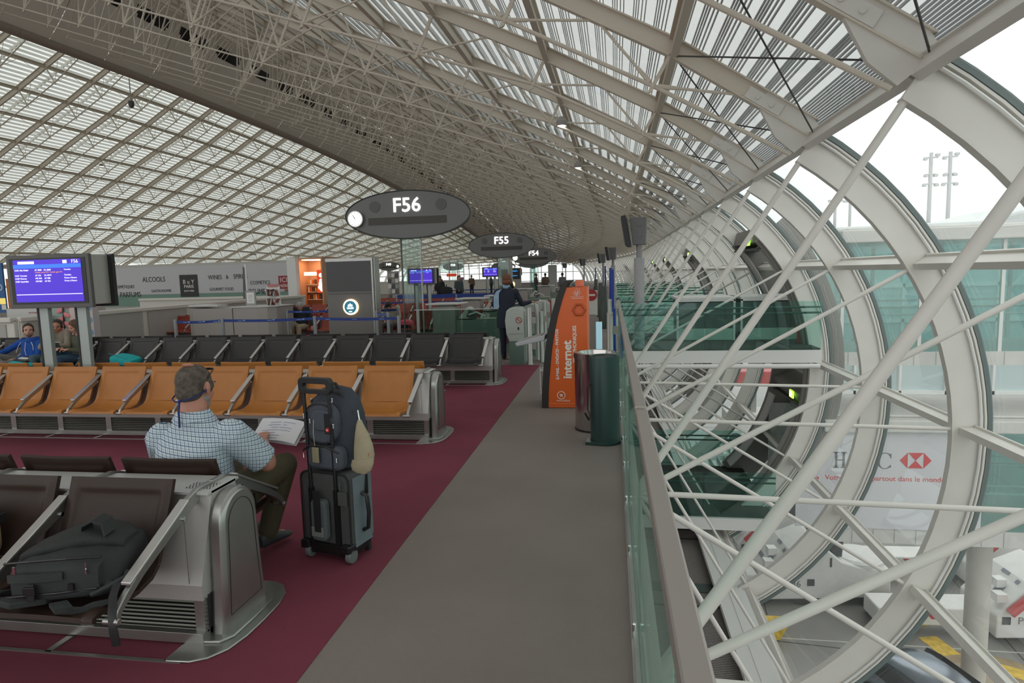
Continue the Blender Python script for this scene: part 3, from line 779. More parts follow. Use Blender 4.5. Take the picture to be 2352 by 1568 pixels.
text('internet', .155, WL, t, (.045, -.003, .63), rot=(PI/2, -PI/2, 0), bold=.004, space=.98)
text('E-MAIL - DVD/CD - PHOTOS', .052, WL, t, (-.085, -.003, .70), rot=(PI/2, -PI/2, 0), bold=.0015)
text('TELEPHONIQUES', .062, WL, t, (.14, -.003, .83), rot=(PI/2, -PI/2, 0), bold=.0015)
text('www.eXacti', .035, WL, t, (-.02, -.003, .095), align='CENTER')
mb = MB(); mb.path([(-.045+.05*math.cos(R(a)), -.004, .165+.05*math.sin(R(a))) for a in range(0, 360, 20)], .005, 5, True); mb.build('round_mark', WL, t)
text('tt', .055, WL, t, (-.045, -.003, .168), bold=.002, name='round_mark_letters')
mb = MB(); mb.path([(.20+.075*math.cos(R(a)), -.002, 1.27+.075*math.sin(R(a))) for a in range(0, 360, 60)], .022, 6, True); mb.build('hexagon_mark', mat('orange_dark', (.50, .085, .012), .4), t)
mb = MB()
for an, L0 in ((-.75, .075), (0, .115), (.75, .075), (-.35, .06), (.4, .1)):
    c = V((.175, -.004, 1.445)); d = V((math.sin(an), 0, math.cos(an))); n_ = V((d.z, 0, -d.x))
    mb.path([c, c+d*L0*.5+n_*.016, c+d*L0, c+d*L0*.5-n_*.016], .0025, 4, True)
mb.box((.175, -.004, 1.435), (.17, .003, .003)); mb.box((.185, -.004, 1.415), (.15, .003, .005)); mb.build('plant_logo', WL, t)
mb = MB(); mb.prismY([(-.64, .845), (-.62, .80), (-.25, .875), (-.24, .95), (-.30, .935)], .02, .42); sh = mb.build('keyboard_shelf', mat('shelf_grey', (.42, .43, .45), .35), t, bevel=.012)
mb = MB(); mb.prismY([(-.56, .88), (-.56, .87), (-.30, .93), (-.30, .945)], .08, .36); mb.build('keyboard', GREYP, sh)
mb = MB()
for z in (.18, .48): mb.box((-.30, .2, z), (.05, .3, .012))
mb.tube((-.33, .2, .18), (-.33, .2, .5), .012, n=6); mb.build('bracket', STEEL, t)
# ================================================================ OUTSIDE
APR = mat('wet_apron', (.27, .26, .245), .28, bump=.15, bscale=3, noise=.22, nscale=.35)
struct(MB().box((60, 60, -9.1), (400, 400, .2)).build('ground', APR))
YEL = mat('yellow_paint', (.75, .50, .05), .5, noise=.3, nscale=6); LIN = mat('worn_white_paint', (.55, .55, .52), .5)
mb = MB(); mb.box((9.0, 18.4, -8.995), (.55, .9, .01), rot=(0, 0, .25)); mb.box((8.6, 20.6, -8.995), (.25, 2.6, .01), rot=(0, 0, .4)); mb.box((8.1, 25, -8.995), (.25, 4, .01)); mb.box((10.6, 17.2, -8.995), (.5, 1.2, .01), rot=(0, 0, 1.1))
struct(mb.build('ground_marking_yellow', YEL)); mb = MB()
mb.box((7.5, 15.9, -8.996), (12, .07, .01), rot=(0, 0, .02)); mb.box((8.5, 18.3, -8.996), (12, .05, .01)); mb.box((5.2, 15.2, -8.996), (.06, 1.5, .01)); mb.box((14, 25, -8.996), (.1, 20, .01), rot=(0, 0, .9)); mb.box((5, 14.5, -8.996), (3, .05, .01))
struct(mb.build('ground_marking_white', LIN))
# joints in the concrete
mb = MB()
for i in range(-2, 12): mb.box((10+i*.0, 8+i*3.2, -8.997), (40, .035, .006), rot=(0, 0, -.1))
for i in range(10): mb.box((2+i*3.2, 25, -8.997), (.035, 50, .006), rot=(0, 0, -.1))
struct(mb.build('ground_joint', mat('joint_dark', (.08, .08, .08), .7)))
CONC = mat('pale_cladding', (.62, .61, .58), .6, noise=.05, nscale=3); GREENP = mat('corridor_inner', (.42, .52, .50), .5)
# --- enclosed corridors outside the gate portal
def corridor(name, label, x0, x1, y0, y1, zf, zr, fascia=.3, banner=None, split=None, roofslab=.28):
    t = thing(name, label, 'jet bridge corridor', ((x0+x1)/2, (y0+y1)/2, zf-fascia)); ox, oy, oz = (x0+x1)/2, (y0+y1)/2, zf-fascia
    L, Wd = x1-x0, y1-y0
    mb = MB(); mb.box((0, 0, fascia/2), (L, Wd, fascia)); mb.build('floor_beam', CONC, t)
    mb = MB()
    for i in range(int(L/.45)): mb.box((-L/2+.2+i*.45, -Wd/2-.004, fascia/2), (.012, .01, fascia*.95)); 
    mb.build('cladding_joint', mat('joint_grey', (.45, .44, .42), .6), t)
    zt = zr-oz
    mb = MB(); mb.box((0, 0, zt), (L+.1, Wd+.3, roofslab)); mb.box((0, 0, zt+roofslab/2+.03), (L-.3, Wd-.3, .05)); mb.build('roof', CONC, t, bevel=.05)
    mb = MB(); x = -L/2+.05
    if split is not None: x = split-ox
    while x < L/2:
        for s_ in (-1, 1): mb.box((x, s_*(Wd/2-.04), (fascia+zt)/2), (.07, .07, zt-fascia))
        x += 1.6
    for s_ in (-1, 1):
        mb.tube((-L/2, s_*(Wd/2-.15), fascia+1.0), (L/2, s_*(Wd/2-.15), fascia+1.0), .025, n=8); mb.tube((-L/2, s_*(Wd/2-.15), fascia+.82), (L/2, s_*(Wd/2-.15), fascia+.82), .025, n=8)
    mb.build('mullion', WHITE, t)
    mb = MB(); xs = -L/2 if split is None else split-ox
    for s_ in (-1, 1): mb.box(((xs+L/2)/2, s_*Wd/2*.985, (fascia+zt)/2), (L/2-xs, .012, zt-fascia)); 
    mb.build('glazing', glass('corridor_glass', (.74, .87, .86), .10, .10, (.45, .65, .62)), t)
    return t, (ox, oy, oz)
tU, oU = corridor('upper_corridor', 'upper glazed corridor outside the curved glass wall', 5.0, 17, 15.0, 17.7, -.2, 2.35)
tL, oL = corridor('lower_corridor', 'lower corridor with large white bank banner outside the glass', 4.75, 17, 15.0, 17.7, -4.25, -1.85, fascia=.36, split=8.0)
mb = MB(); mb.box((6.1-oL[0], -1.36, 1.56), (3.9, .03, 2.42)); bn = mb.build('banner', mat('banner_white', (.66, .66, .69), .5), tL)
mb = MB(); mb.box((6.1-oL[0], 1.3, 1.5), (3.9, .03, 2.42)); mb.build('rear_panel', CONC, tL)
# banner lettering, with serifs
BK = mat('banner_grey_ink', (.12, .13, .14), .5); RD = mat('banner_red', (.66, .06, .06), .5)
def P3(x, z): return (x-oL[0], -1.379, z-oL[2])
def letter_H(mb, x, z, h):
    w_ = h*.82; s_ = h*.13
    for xx in (x+.16*w_, x+.84*w_-s_):
        mb.box(P3(xx+s_/2, z+h/2), (s_, .004, h))
        for zz in (z+.01, z+h-.01): mb.box(P3(xx+s_/2, zz), (s_*2.6, .004, .022))
    mb.box(P3(x+w_/2, z+h/2), (w_*.6, .004, .028))
mb = MB(); letter_H(mb, 4.93, -2.85, .37)
def ringseg(mb, cx, cz, rx, rz, a0, a1, t0, t1, n=16):
    for i in range(n):
        p = []
        for a in (a0+(a1-a0)*i/n, a0+(a1-a0)*(i+1)/n):
            th = t0+(t1-t0)*abs(math.sin(R(a))) ; c, s_ = math.cos(R(a)), math.sin(R(a)); p += [(cx+rx*c, cz+rz*s_), (cx+(rx-th)*c, cz+(rz-th*.6)*s_)]
        a_, b_, c_, d_ = p; mb.add([P3(*a_), P3(*b_), P3(*d_), P3(*c_)], [(0, 1, 2, 3)])
ringseg(mb, 6.03, -2.665, .165, .19, 40, 320, .065, .025, 22); mb.box(P3(6.15, -2.55), (.02, .004, .11)); mb.box(P3(6.15, -2.79), (.015, .004, .06))
mb.box(P3(5.67, -2.665), (.05, .004, .37))
for zz in (-2.86, -2.48): mb.box(P3(5.69, zz+.003), (.16, .004, .018))
ringseg(mb, 5.72, -2.575, .11, .095, -90, 90, .05, .02); ringseg(mb, 5.72, -2.765, .13, .10, -90, 90, .055, .02)
ringseg(mb, 5.43, -2.575, .10, .095, 40, 270, .045, .022); ringseg(mb, 5.43, -2.765, .11, .10, -140, 90, .045, .022)
mb.build('banner_letters', BK, bn)
mb = MB(); c = 6.665; z = -2.645; h = .175; g = [((c-.155, z+h), (c+.155, z+h), (c, z)), ((c-.155, z-h), (c+.155, z-h), (c, z)), ((c-.165, z+h), (c-.165, z-h), (c-.325, z)), ((c+.165, z+h), (c+.165, z-h), (c+.325, z))]
for tri in g: mb.prism(tri, lambda a, b: (a-oL[0], -1.377, b-oL[2]), lambda a, b: (a-oL[0], -1.384, b-oL[2]))
mb.box(P3(4.40, -3.13), (.48, .006, .12)); mb.build('banner_emblem', RD, bn)
text('Votre banque, partout dans le monde', .165, RD, bn, (4.77-oL[0], -1.378, -3.08-oL[2]), align='LEFT', name='banner_text')
# column
t = thing('support_column', 'round white steel column on a bolted base plate under the lower corridor', 'column', (9.1, 16.9, -9))
mb = MB(); mb.lathe([(.27, .06), (.27, 4.42)], n=32); mb.build('shaft', mat('column_paint', (.62, .59, .54), .5, noise=.08, nscale=2), t, smooth=True)
mb = MB(); mb.lathe([(.62, 0), (.62, .06), (.30, .07)], n=28); mb.build('base_plate', mat('dirty_base', (.42, .36, .28), .7), t)
for i in range(8):
    mb = MB(); mb.tube((.48*math.cos(i*PI/4), .48*math.sin(i*PI/4), .06), (.48*math.cos(i*PI/4), .48*math.sin(i*PI/4), .15), .04, n=6); mb.build('bolt', mat('rust', (.25, .14, .07), .7), t)
t = thing('support_column', 'round pale column seen through the far portal opening', 'column', (7.2, 26.5, -9)); MB().lathe([(.27, 0), (.27, 4.6)], n=20).build('shaft', MATS['column_paint'], t, smooth=True)
# --- baggage / ground support tractors
VW = mat('vehicle_white', (.80, .79, .77), .4, noise=.04, nscale=4); VR = mat('vehicle_red', (.55, .04, .04), .4); VB = mat('vehicle_dark', (.04, .04, .045), .6); DEC = mat('decal_grey', (.25, .27, .32), .5)
def tug(loc, rz, num, label):
    t = thing('pushback_tractor', label, 'ground vehicle', loc, rz, None)
    # long lifting arm towards -x, body at +x
    mb = MB(); mb.prismY([(-3.3, .30), (-3.3, .82), (-.35, .82), (-.35, .30), (-2.6, .30), (-2.7, .55), (-3.1, .55), (-3.15, .30)], -.45, .45); mb.build('arm', VW, t, bevel=.04)
    mb = MB(); mb.prismY([(-.3, .18), (-.3, .85), (.55, 1.75), (1.35, 2.1), (2.1, 1.45), (2.6, 1.3), (3.6, 1.2), (3.6, .3)], -.85, .85); mb.build('body', VW, t, bevel=.05)
    mb = MB(); mb.prismY([(1.4, 2.08), (1.9, 2.35), (2.3, 2.2), (2.25, 1.45), (2.1, 1.47)], -.5, .5); mb.build('seat', VB, t, bevel=.04)
    mb = MB(); mb.lathe([(.75, 1.15), (.78, 1.35), (.7, 1.42), (0, 1.43)], (2.9, -.1, 0), 24); mb.build('round_deck', VW, t, smooth=True)
    for x in (-2.9, 0.9, 3.0):
        for s_ in (-1, 1):
            r = .26 if x < -2 else .34
            mb = MB(); mb.tube((x, s_*.45, r), (x, s_*.80, r), r, n=22); mb.build('wheel', RUBBER, t, smooth=True)
    mb = MB(); mb.box((-2.45, -.456, .62), (.45, .012, .16)); mb.build('dark_grille', VB, t)
    mb = MB(); mb.prism([(-2.05, .76), (-1.85, .76), (-1.6, .5), (-1.8, .5)], lambda a, b: (a, -.455, b), lambda a, b: (a, -.46, b)); mb.build('red_stripe', VR, t)
    mb = MB(); a, b = V((-.05, -.99, 1.0)), V((.5, -.99, 1.5)); mb.tube(a, b, .12, n=14); mb.ball(b, .12); mb.tube(b, b+V((.1, 0, .1)), .045, n=8); e = mb.build('fire_extinguisher', VR, t, smooth=True)
    mb = MB(); mb.path([b+V((.1, 0, .1)), b+V((.5, 0, .2)), b+V((.8, .1, .5))], .02, 6); mb.build('hose', VB, e)
    mb = MB()
    for x, z in ((-.05, .72), (1.15, .78)): mb.box((x, -.862, z), (.22, .012, .22))
    mb.box((1.75, -.862, 1.45), (.06, .012, .3)); mb.build('port', VB, t)
    text(num, .30, mat('number_grey', (.2, .2, .2), .5), t, (.55, -.858, .72), name='fleet_number')
    d = V((.62, 0, 1.0)).normalized() if 0 else V((.85, 0, .9)).normalized()
    mb = MB()
    for (u, s_, w_, h_) in ((.5, -.2, .25, .35), (.35, .35, .35, .12), (.9, -.45, .12, .12), (.95, .1, .3, .1)):
        c = V((-.3, 0, .85))+V((.85, 0, .9))*u+V((-.015, s_, .015)); mb.box(c, (h_, w_, .01), rot=(0, -math.atan2(.9, .85), 0))
    mb.build('decal', DEC, t)
    mb = MB()
    for u, s_ in ((.35, -.55), (.62, -.15)):
        c = V((-.3, 0, .85))+V((.85, 0, .9))*u+V((-.08, s_, .12)); mb.box(c, (.28, .3, .24))
    mb.build('headlamp_box', VW, t, bevel=.01)
    return t
tug((10.8, 19.5, -9), R(4), 'P038', 'white pushback tractor nearest the column with two headlamp boxes')
tug((11.7, 22.9, -9), R(3), 'P037', 'white pushback tractor marked P037 behind the column')
tug((4.9, 21.0, -9), R(5), 'P036', 'white pushback tractor with a red extinguisher and round deck left of the column')
tug((4.6, 23.7, -9), R(5), 'P029', 'white pushback tractor behind another one at the left of the group')
tug((8.2, 29.8, -9), R(-3), 'P031', 'farthest white pushback tractor under the lower corridor')
# red and white lorry far left behind the portal
t = thing('service_truck', 'red and white service truck seen through the dark portal', 'truck', (8.4, 40, -9))
MB().box((0, 0, 1.2), (3.2, 2, 1.6)).build('body', VW, t, bevel=.05); MB().box((.2, 0, 4.1), (2.6, 2, .9)).build('red_box', VR, t, bevel=.05); MB().box((0, 0, 2.9), (.3, 1.2, 2.6)).build('lift', GREYP, t)
for x in (-1.1, 1.1): MB().tube((x, -1.02, .4), (x, 1.02, .4), .4, n=18).build('wheel', RUBBER, t)
mb = MB(); mb.prismY([(-.5, 1.3), (.5, 1.3), (.3, .9), (-.3, .9)], -.3, .3)
o = tag(mb.build('yellow_tub', YEL), 'small yellow tub on the apron seen below the footbridge', 'tub'); o.location = (4.4, 18.5, -9.9)
for i, (x, y, z_) in enumerate([(5.0, 33, 0), (5.5, 36, 0)]):
    t = thing('baggage_cart', ['open white baggage cart behind the far portal', 'white baggage cart farther right on the apron'][i], 'cart', (x, y, -9))
    MB().box((0, 0, .55), (3.4, 1.7, .12)).build('deck', VW, t)
    mb = MB()
    for j in range(9): mb.box((-1.6+j*.4, 0, .75), (.05, 1.7, .25))
    mb.build('rollers', GREYP, t)
    for xx in (-1.2, 1.2): MB().tube((xx, -.85, .25), (xx, .85, .25), .25, n=14).build('wheel', RUBBER, t)
STN = mat('rust_stain', (.34, .25, .13), .5, noise=.35, nscale=2)
struct(MB().lathe([(1.5, 0), (0, .002)], n=20, sx=1.2).build('ground_stain', STN, loc=(9.5, 16.7, -8.993)))
# --- silver car
t = thing('car', 'silver blue hatchback parked below the glass wall, seen from above', 'car', (7.3, 14.5, -9), R(-70))
CARM = mat('car_paint', (.30, .34, .40), .22, .6); CG = mat('car_glass', (.03, .035, .04), .08)
prof = [(-2.0, .45, .62), (-2.05, .75, .80), (-1.85, 1.0, .84), (-1.35, 1.42, .74), (-.6, 1.50, .70), (.2, 1.48, .70), (.75, 1.25, .74), (1.15, .98, .82), (1.8, .85, .80), (2.05, .65, .72), (2.05, .40, .62)]
mb = MB(); rings = []
for x, z, hw in prof:
    rings.append([(x, hw*.98, .25), (x, hw+.03, .55 if z > .55 else z*.9), (x, hw+.02, min(z, .92)), (x, hw*.90 if z > 1.05 else hw, z-.03 if z > .9 else z), (x, hw*.55, z+.01), (x, 0, z+.03)])
vs = []; fs = []
for rg in rings: vs += [p for p in rg]+[(p[0], -p[1], p[2]) for p in reversed(rg[:-1])]
k_ = 11
for i in range(len(rings)-1):
    for j in range(k_-1): fs.append((i*k_+j, i*k_+j+1, (i+1)*k_+j+1, (i+1)*k_+j))
fs += [tuple(range(k_)), tuple((len(rings)-1)*k_+j for j in range(k_))]
mb.add(vs, fs); mb.build('body', CARM, t, smooth=True, sub=1)
mb = MB()
for s_ in (-1, 1): mb.add([(-1.55, s_*.835, 1.02), (1.0, s_*.85, 1.0), (.35, s_*.76, 1.38), (-.9, s_*.75, 1.42), (-1.35, s_*.78, 1.33)], [(0, 1, 2, 3, 4)])
mb.build('side_window', CG, t)
mb = MB(); mb.add([(.42, -.66, 1.46), (.42, .66, 1.46), (1.12, .72, 1.03), (1.12, -.72, 1.03)], [(0, 1, 2, 3)]); mb.build('windscreen', CG, t)
mb = MB(); mb.add([(-1.42, -.62, 1.43), (-1.42, .62, 1.43), (-1.93, .68, 1.05), (-1.93, -.68, 1.05)], [(0, 1, 2, 3)]); mb.build('rear_window', CG, t)
for x in (-1.3, 1.3):
    for s_ in (-1, 1): MB().tube((x, s_*.66, .32), (x, s_*.87, .32), .32, n=22).build('wheel', RUBBER, t, smooth=True)
# --- far terminal building and lighting masts, with distance haze put into their colours
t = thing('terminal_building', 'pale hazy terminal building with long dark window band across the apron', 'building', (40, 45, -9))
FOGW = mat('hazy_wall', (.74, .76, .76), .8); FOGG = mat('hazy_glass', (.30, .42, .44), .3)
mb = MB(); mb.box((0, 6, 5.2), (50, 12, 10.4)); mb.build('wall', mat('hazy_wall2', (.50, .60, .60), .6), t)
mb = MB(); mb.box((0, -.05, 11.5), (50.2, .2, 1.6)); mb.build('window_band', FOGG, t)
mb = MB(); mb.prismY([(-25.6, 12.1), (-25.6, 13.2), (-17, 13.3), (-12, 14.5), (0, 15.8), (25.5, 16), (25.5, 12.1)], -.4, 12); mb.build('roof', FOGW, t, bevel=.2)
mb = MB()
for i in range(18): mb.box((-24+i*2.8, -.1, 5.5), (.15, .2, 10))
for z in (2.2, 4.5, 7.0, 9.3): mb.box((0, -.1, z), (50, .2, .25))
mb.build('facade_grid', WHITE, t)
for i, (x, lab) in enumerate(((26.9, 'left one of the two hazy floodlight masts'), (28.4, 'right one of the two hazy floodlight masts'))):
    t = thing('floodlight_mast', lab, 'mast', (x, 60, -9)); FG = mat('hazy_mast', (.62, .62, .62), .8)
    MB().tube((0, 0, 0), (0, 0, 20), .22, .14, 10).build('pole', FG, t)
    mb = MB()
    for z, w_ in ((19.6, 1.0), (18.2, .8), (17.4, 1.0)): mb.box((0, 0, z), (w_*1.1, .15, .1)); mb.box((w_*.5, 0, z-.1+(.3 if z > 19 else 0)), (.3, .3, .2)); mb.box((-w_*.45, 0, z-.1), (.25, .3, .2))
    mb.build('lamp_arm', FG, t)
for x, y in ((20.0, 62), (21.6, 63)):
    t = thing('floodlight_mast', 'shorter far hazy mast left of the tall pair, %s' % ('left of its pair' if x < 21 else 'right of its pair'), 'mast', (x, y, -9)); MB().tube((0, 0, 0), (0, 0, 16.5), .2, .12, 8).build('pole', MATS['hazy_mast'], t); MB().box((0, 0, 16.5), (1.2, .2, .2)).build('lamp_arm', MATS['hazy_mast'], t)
# ================================================================ GATE PORTALS AND FOOTBRIDGES
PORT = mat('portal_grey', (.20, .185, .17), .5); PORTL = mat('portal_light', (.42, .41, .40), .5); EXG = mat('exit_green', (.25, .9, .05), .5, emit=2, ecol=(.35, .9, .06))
def portal(k, near):
    Y = ribY(k); ox = aR(Y)
    t = D.objects.new('door_%d' % (1+(k-3)//4), None); COL.objects.link(t); t.location = (ox, Y, 0); struct(t)
    def a2(a, r): return (r*math.cos(R(a)), CZ+r*math.sin(R(a)))
    A = [-46+i*4 for i in range(23)]
    mb = MB()
    for y0, y1 in ((.06, .16), (2.84, 2.94)):
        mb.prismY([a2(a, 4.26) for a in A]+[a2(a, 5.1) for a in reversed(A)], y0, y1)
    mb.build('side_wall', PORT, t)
    mb = MB()     # lining strips facing the hall at the far jamb
    for y0, y1 in ((.10, .5), (2.3, 2.9)):
        for a0, a1 in ((-44, -14), (2, 40)):
            AA = [a0+(a1-a0)*i/8 for i in range(9)]; mb.strip([V((a2(a, 4.30)[0], (y0+y1)/2, a2(a, 4.30)[1])) for a in AA], (0, (y1-y0)/2, 0), (.02, 0, 0))
    mb.build('jamb_panel', PORTL, t)
    for a, z_ in ((41, 2.35), (-9, -1.2)):
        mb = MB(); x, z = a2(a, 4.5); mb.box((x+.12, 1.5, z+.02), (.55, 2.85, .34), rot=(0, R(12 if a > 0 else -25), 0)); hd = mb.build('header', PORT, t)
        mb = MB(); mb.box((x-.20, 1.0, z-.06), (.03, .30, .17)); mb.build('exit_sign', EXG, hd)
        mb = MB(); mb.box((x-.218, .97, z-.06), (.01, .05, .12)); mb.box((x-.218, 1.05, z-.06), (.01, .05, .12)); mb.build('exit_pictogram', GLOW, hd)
        mb = MB(); mb.box((x+.1, 1.5, z-.24), (.55, 2.85, .04)); mb.build('header_shadow_strip', BLACK, hd)  # solid black strip stands in for the shade below the header
    return t
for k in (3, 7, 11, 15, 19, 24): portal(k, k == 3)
t = thing('poster_board', 'red framed poster inside the nearest gate portal', 'poster', (4.36, 15.15, 0))
MB().box((0, 0, .52), (.42, .06, 1.25)).build('red_frame', mat('frame_red', (.6, .02, .03), .4), t); MB().box((0.02, -.035, .55), (.33, .01, 1.08)).build('picture', mat('poster_brown', (.28, .13, .07), .5, noise=.5, nscale=4), t); MB().box((0, -.03, -.06), (.42, .05, .06)).build('white_strip', WHITE, t)
BRC = mat('bridge_carpet', (.06, .055, .05), .9, noise=.3, nscale=3)
def bridge(Y, z, x1, label, low=False, hoods=True):
    ox = aR(Y); t = thing('footbridge', label, 'footbridge', (ox, Y, z))
    x0 = .22; L = x1-x0; xm = (x0+x1)/2
    MB().box((xm, 1.9, -.02), (L, 3.7, .04)).build('deck_carpet', BRC, t)
    MB().box((xm, 0, -.16), (L, .12, .26)).build('edge_beam', WHITE, t); MB().box((xm, 3.8, -.16), (L, .12, .26)).build('edge_beam', WHITE, t); MB().box((xm, 1.9, -.13), (L, 3.7, .16)).build('slab', CONC, t)
    for yy in (0, 3.75):
        x = x0
        while x < x1-.1:
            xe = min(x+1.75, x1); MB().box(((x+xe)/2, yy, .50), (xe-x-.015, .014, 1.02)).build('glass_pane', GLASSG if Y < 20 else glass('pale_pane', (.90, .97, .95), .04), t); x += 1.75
    mb = MB()
    for zz in (.88, .76): mb.tube((x0, .07, zz), (x1, .07, zz), .022, n=10)
    mb.build('handrail', mat('dark_rail', (.04, .08, .07), .35), t, smooth=True); mb = MB()
    for zz in (.88, .76): mb.tube((x0, 3.68, zz), (x1, 3.68, zz), .022, n=10)
    mb.build('handrail', MATS['dark_rail'], t, smooth=True)
    return t
bridge(14.1, 0, 4.35, 'upper footbridge with green glass sides to the nearest gate portal')
bridge(14.1, -3.75, 3.5, 'lower footbridge with green glass sides below the upper one', True)
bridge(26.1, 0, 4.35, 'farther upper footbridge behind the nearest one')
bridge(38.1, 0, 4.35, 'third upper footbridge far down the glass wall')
MB_ = [(1.62, 'left'), (3.12, 'right')]
for i, (x, w_) in enumerate(MB_):
    t = thing('glazed_stair_hood', 'white framed glazed hood on the footbridge, %s one of two' % w_, 'hood', (x+.62, 16.6, 0)); L = 1.38
    mb = MB(); mb.box((0, -.05, 1.02), (L, 1.4, .06)); mb.box((0, -.72, .97), (L, .05, .05))
    for s_ in (-1, 1): mb.box((s_*(L/2-.025), -.72, .5), (.05, .05, 1.0))
    mb.build('frame', WHITE, t, bevel=.006)
    MB().box((0, -.70, .62), (L-.1, .02, .66)).build('dark_glass', mat('hood_glass', (.05, .06, .058), .15), t); MB().box((0, -.71, .15), (L-.1, .03, .28)).build('kick_panel', mat('kick_green', (.40, .55, .48), .5), t)
    MB().box((0, .0, .5), (L-.1, 1.2, .96)).build('inner_box', BLACK, t)
mb = MB()
mb.tube((.25, 14.0, -.36), (4.3, 14.0, -.36), .05, n=12)
tag(mb.build('bridge_pipe', WHITE, smooth=True), 'thick white pipe just under the upper footbridge', 'pipe')
# ================================================================ POSTS ALONG THE EDGE
def lamp_post(loc, s, label, sleeve=True):
    t = thing('display_post', label, 'post', loc, R(-6)); h = 3.03
    MB().tube((0, 0, 0), (0, 0, h-.7), .065, n=20).build('pole', mat('post_grey', (.27, .27, .28), .45), t, smooth=True)
    if sleeve: MB().tube((0, 0, -.02), (0, 0, 2.02), .115, n=24).build('sleeve', mat('sleeve_grey', (.36, .36, .37), .4, noise=.06, nscale=10), t, smooth=True)
    mb = MB(); mb.prismY([(-.13, -.30), (.15, -.30), (.17, .30), (-.20, .30)], -.13, .13); hb = mb.build('bracket_box', mat('bracket_grey', (.16, .165, .165), .5), t, bevel=.01); hb.location = (0, 0, h-.42)
    for zz in (-.10, .14): MB().tube((.02, -.15, zz), (.02, -.12, zz), .045, n=16).build('bolt_cap', MATS['bracket_grey'], hb)
    mb = MB(); mb.box((-.27, 0, 0), (.10, .62, .68), rot=(0, R(-9), 0)); mb.build('screen_case', BLACK, hb, bevel=.01)
    mb = MB(); mb.box((-.325, 0, -.01), (.02, .56, .60), rot=(0, R(-9), 0)); mb.build('screen_face', DGREY, hb)
    return t
lamp_post((.60, 14.5, 0), 1, 'tall grey post with angled screen box, nearest of the row along the glass wall')
for i, (x, Y, sl_) in enumerate([(0.05, 32.5, True), (-.60, 44, False), (-2.6, 60, False), (-6.2, 86, False), (-10.5, 86, False)]):
    lamp_post((x, Y, 0), 1, ['second tall grey post with angled screen box behind the nearest', 'third tall grey post with angled screen box down the edge', 'fourth grey post with screen box down the hall', 'fifth small far grey post with screen box', 'farthest small grey post with screen box left of the others'][i], sl_)
BLU = mat('blue_post', (.01, .045, .33), .4)
for i, (x, Y, h) in enumerate([(.005, 15.2, 1.78), (-.06, 21.5, 1.85), (-.35, 33, 2.0), (-1.1, 43, 2.0)]):
    o = tag(MB().box((0, 0, h/2), (.075, .05, h)).build('blue_marker_post', BLU, bevel=.006), ['slim blue marker post nearest the glass balustrade', 'second slim blue marker post behind the nearest', 'third slim far blue marker post', 'farthest slim blue marker post'][i], 'post', 'blue marker posts'); o.location = (x, Y, 0)
o = tag(MB().box((0, 0, .5), (.06, .3, 1.0)).build('blue_gate_board', BLU), 'low blue panel just inside the glass balustrade', 'panel'); o.location = (.03, 12.9, 0)
# ================================================================ MID GROUND
bench(-3.3, 16.45, 14, 14, L_RED, 'waiting bench of brick red seats just behind the blue tape queue posts', 'd', detail=False)
bench(-1.7, 21.6, 16, 16, L_RED, 'second waiting bench of brick red seats farther back', 'e', detail=False)
bench(-6.6, 27.2, 9, 9, L_RED, 'third, farthest waiting bench of brick red seats', 'f', detail=False)
TAPE = mat('blue_tape', (.012, .045, .25), .6); TPR = mat('tape_print', (.25, .40, .65), .6)
def barrier(pts, labels, z=.95, hh=.055, nm='queue barrier', pr=True):
    tag_ = 'retractable tape barrier posts'
    for i, (x, y) in enumerate(pts):
        t = thing('barrier_post', labels[i], nm, (x, y, 0), 0, tag_)
        MB().lathe([(.17, 0), (.17, .015), (.05, .03)], n=20).build('base', GREYP, t, smooth=True)
        mb = MB(); mb.lathe([(.036, .02), (.036, z+.03), (.0, z+.035)], n=14); mb.build('pole', mat('post_dull', (.30, .32, .33), .4, .4), t, smooth=True)
        if i+1 < len(pts):
            d = V((pts[i+1][0]-x, pts[i+1][1]-y, 0)); mb = MB(); P = [V((0, 0, z-.02))+d*(.01+.98*j/6)+V((0, 0, -.02*math.sin(PI*j/6))) for j in range(7)]
            mb.strip(P, (0, 0, hh/2), (0, .002, 0)); tp = mb.build('tape', TAPE, t)
            if pr:
                mb = MB()
                for f in (.18, .5, .82): c = V((0, -.004, z-.035))+d*f; mb.box(c, (.16, .002, .010)); mb.ball(c+V((.12, 0, .008)), (.03, .002, .012))
                mb.build('tape_print', TPR, tp)
barrier([(-9.0, 11.87), (-8.04, 12.04), (-6.09, 12.25), (-4.18, 11.97)], ['barrier post with blue tape at the far left of the front queue line', 'barrier post in front of the left part of the grey counter', 'barrier post with blue tape in front of the grey haired seated man', 'barrier post at the right end of the front tape, by the oval sign posts'])
barrier([(-8.2, 15.0), (-6.9, 15.3), (-5.25, 15.0)], ['barrier post right of the grey counter before the seated man', 'barrier post hidden mostly behind the advertising totem', 'barrier post just right of the advertising totem'])
barrier([(-5.3, 13.7), (-4.85, 13.2)], ['rear barrier post close to the glass panel of the large oval sign', 'rear barrier post beside the oval sign cables'])
barrier([(-7.9, 19.3), (-6.2, 19.5), (-4.4, 19.3)], ['barrier post left of the second blue screen', 'barrier post under the second blue screen', 'barrier post right of the second blue screen'], pr=False)
barrier([(-8.6, 24.5), (-6.2, 24.8), (-3.9, 24.6)], ['far barrier post behind the red seats, left end', 'far barrier post behind the red seats, middle one', 'far barrier post behind the red seats, right end'], hh=.16, pr=False)
barrier([(-9.5, 33), (-7.8, 33.2), (-5.6, 34), (-4.2, 33)], ['distant barrier post left end of the farthest blue tape', 'distant barrier post second in the farthest blue tape', 'distant barrier post third in the farthest blue tape', 'distant barrier post right end of the farthest blue tape'], pr=False)
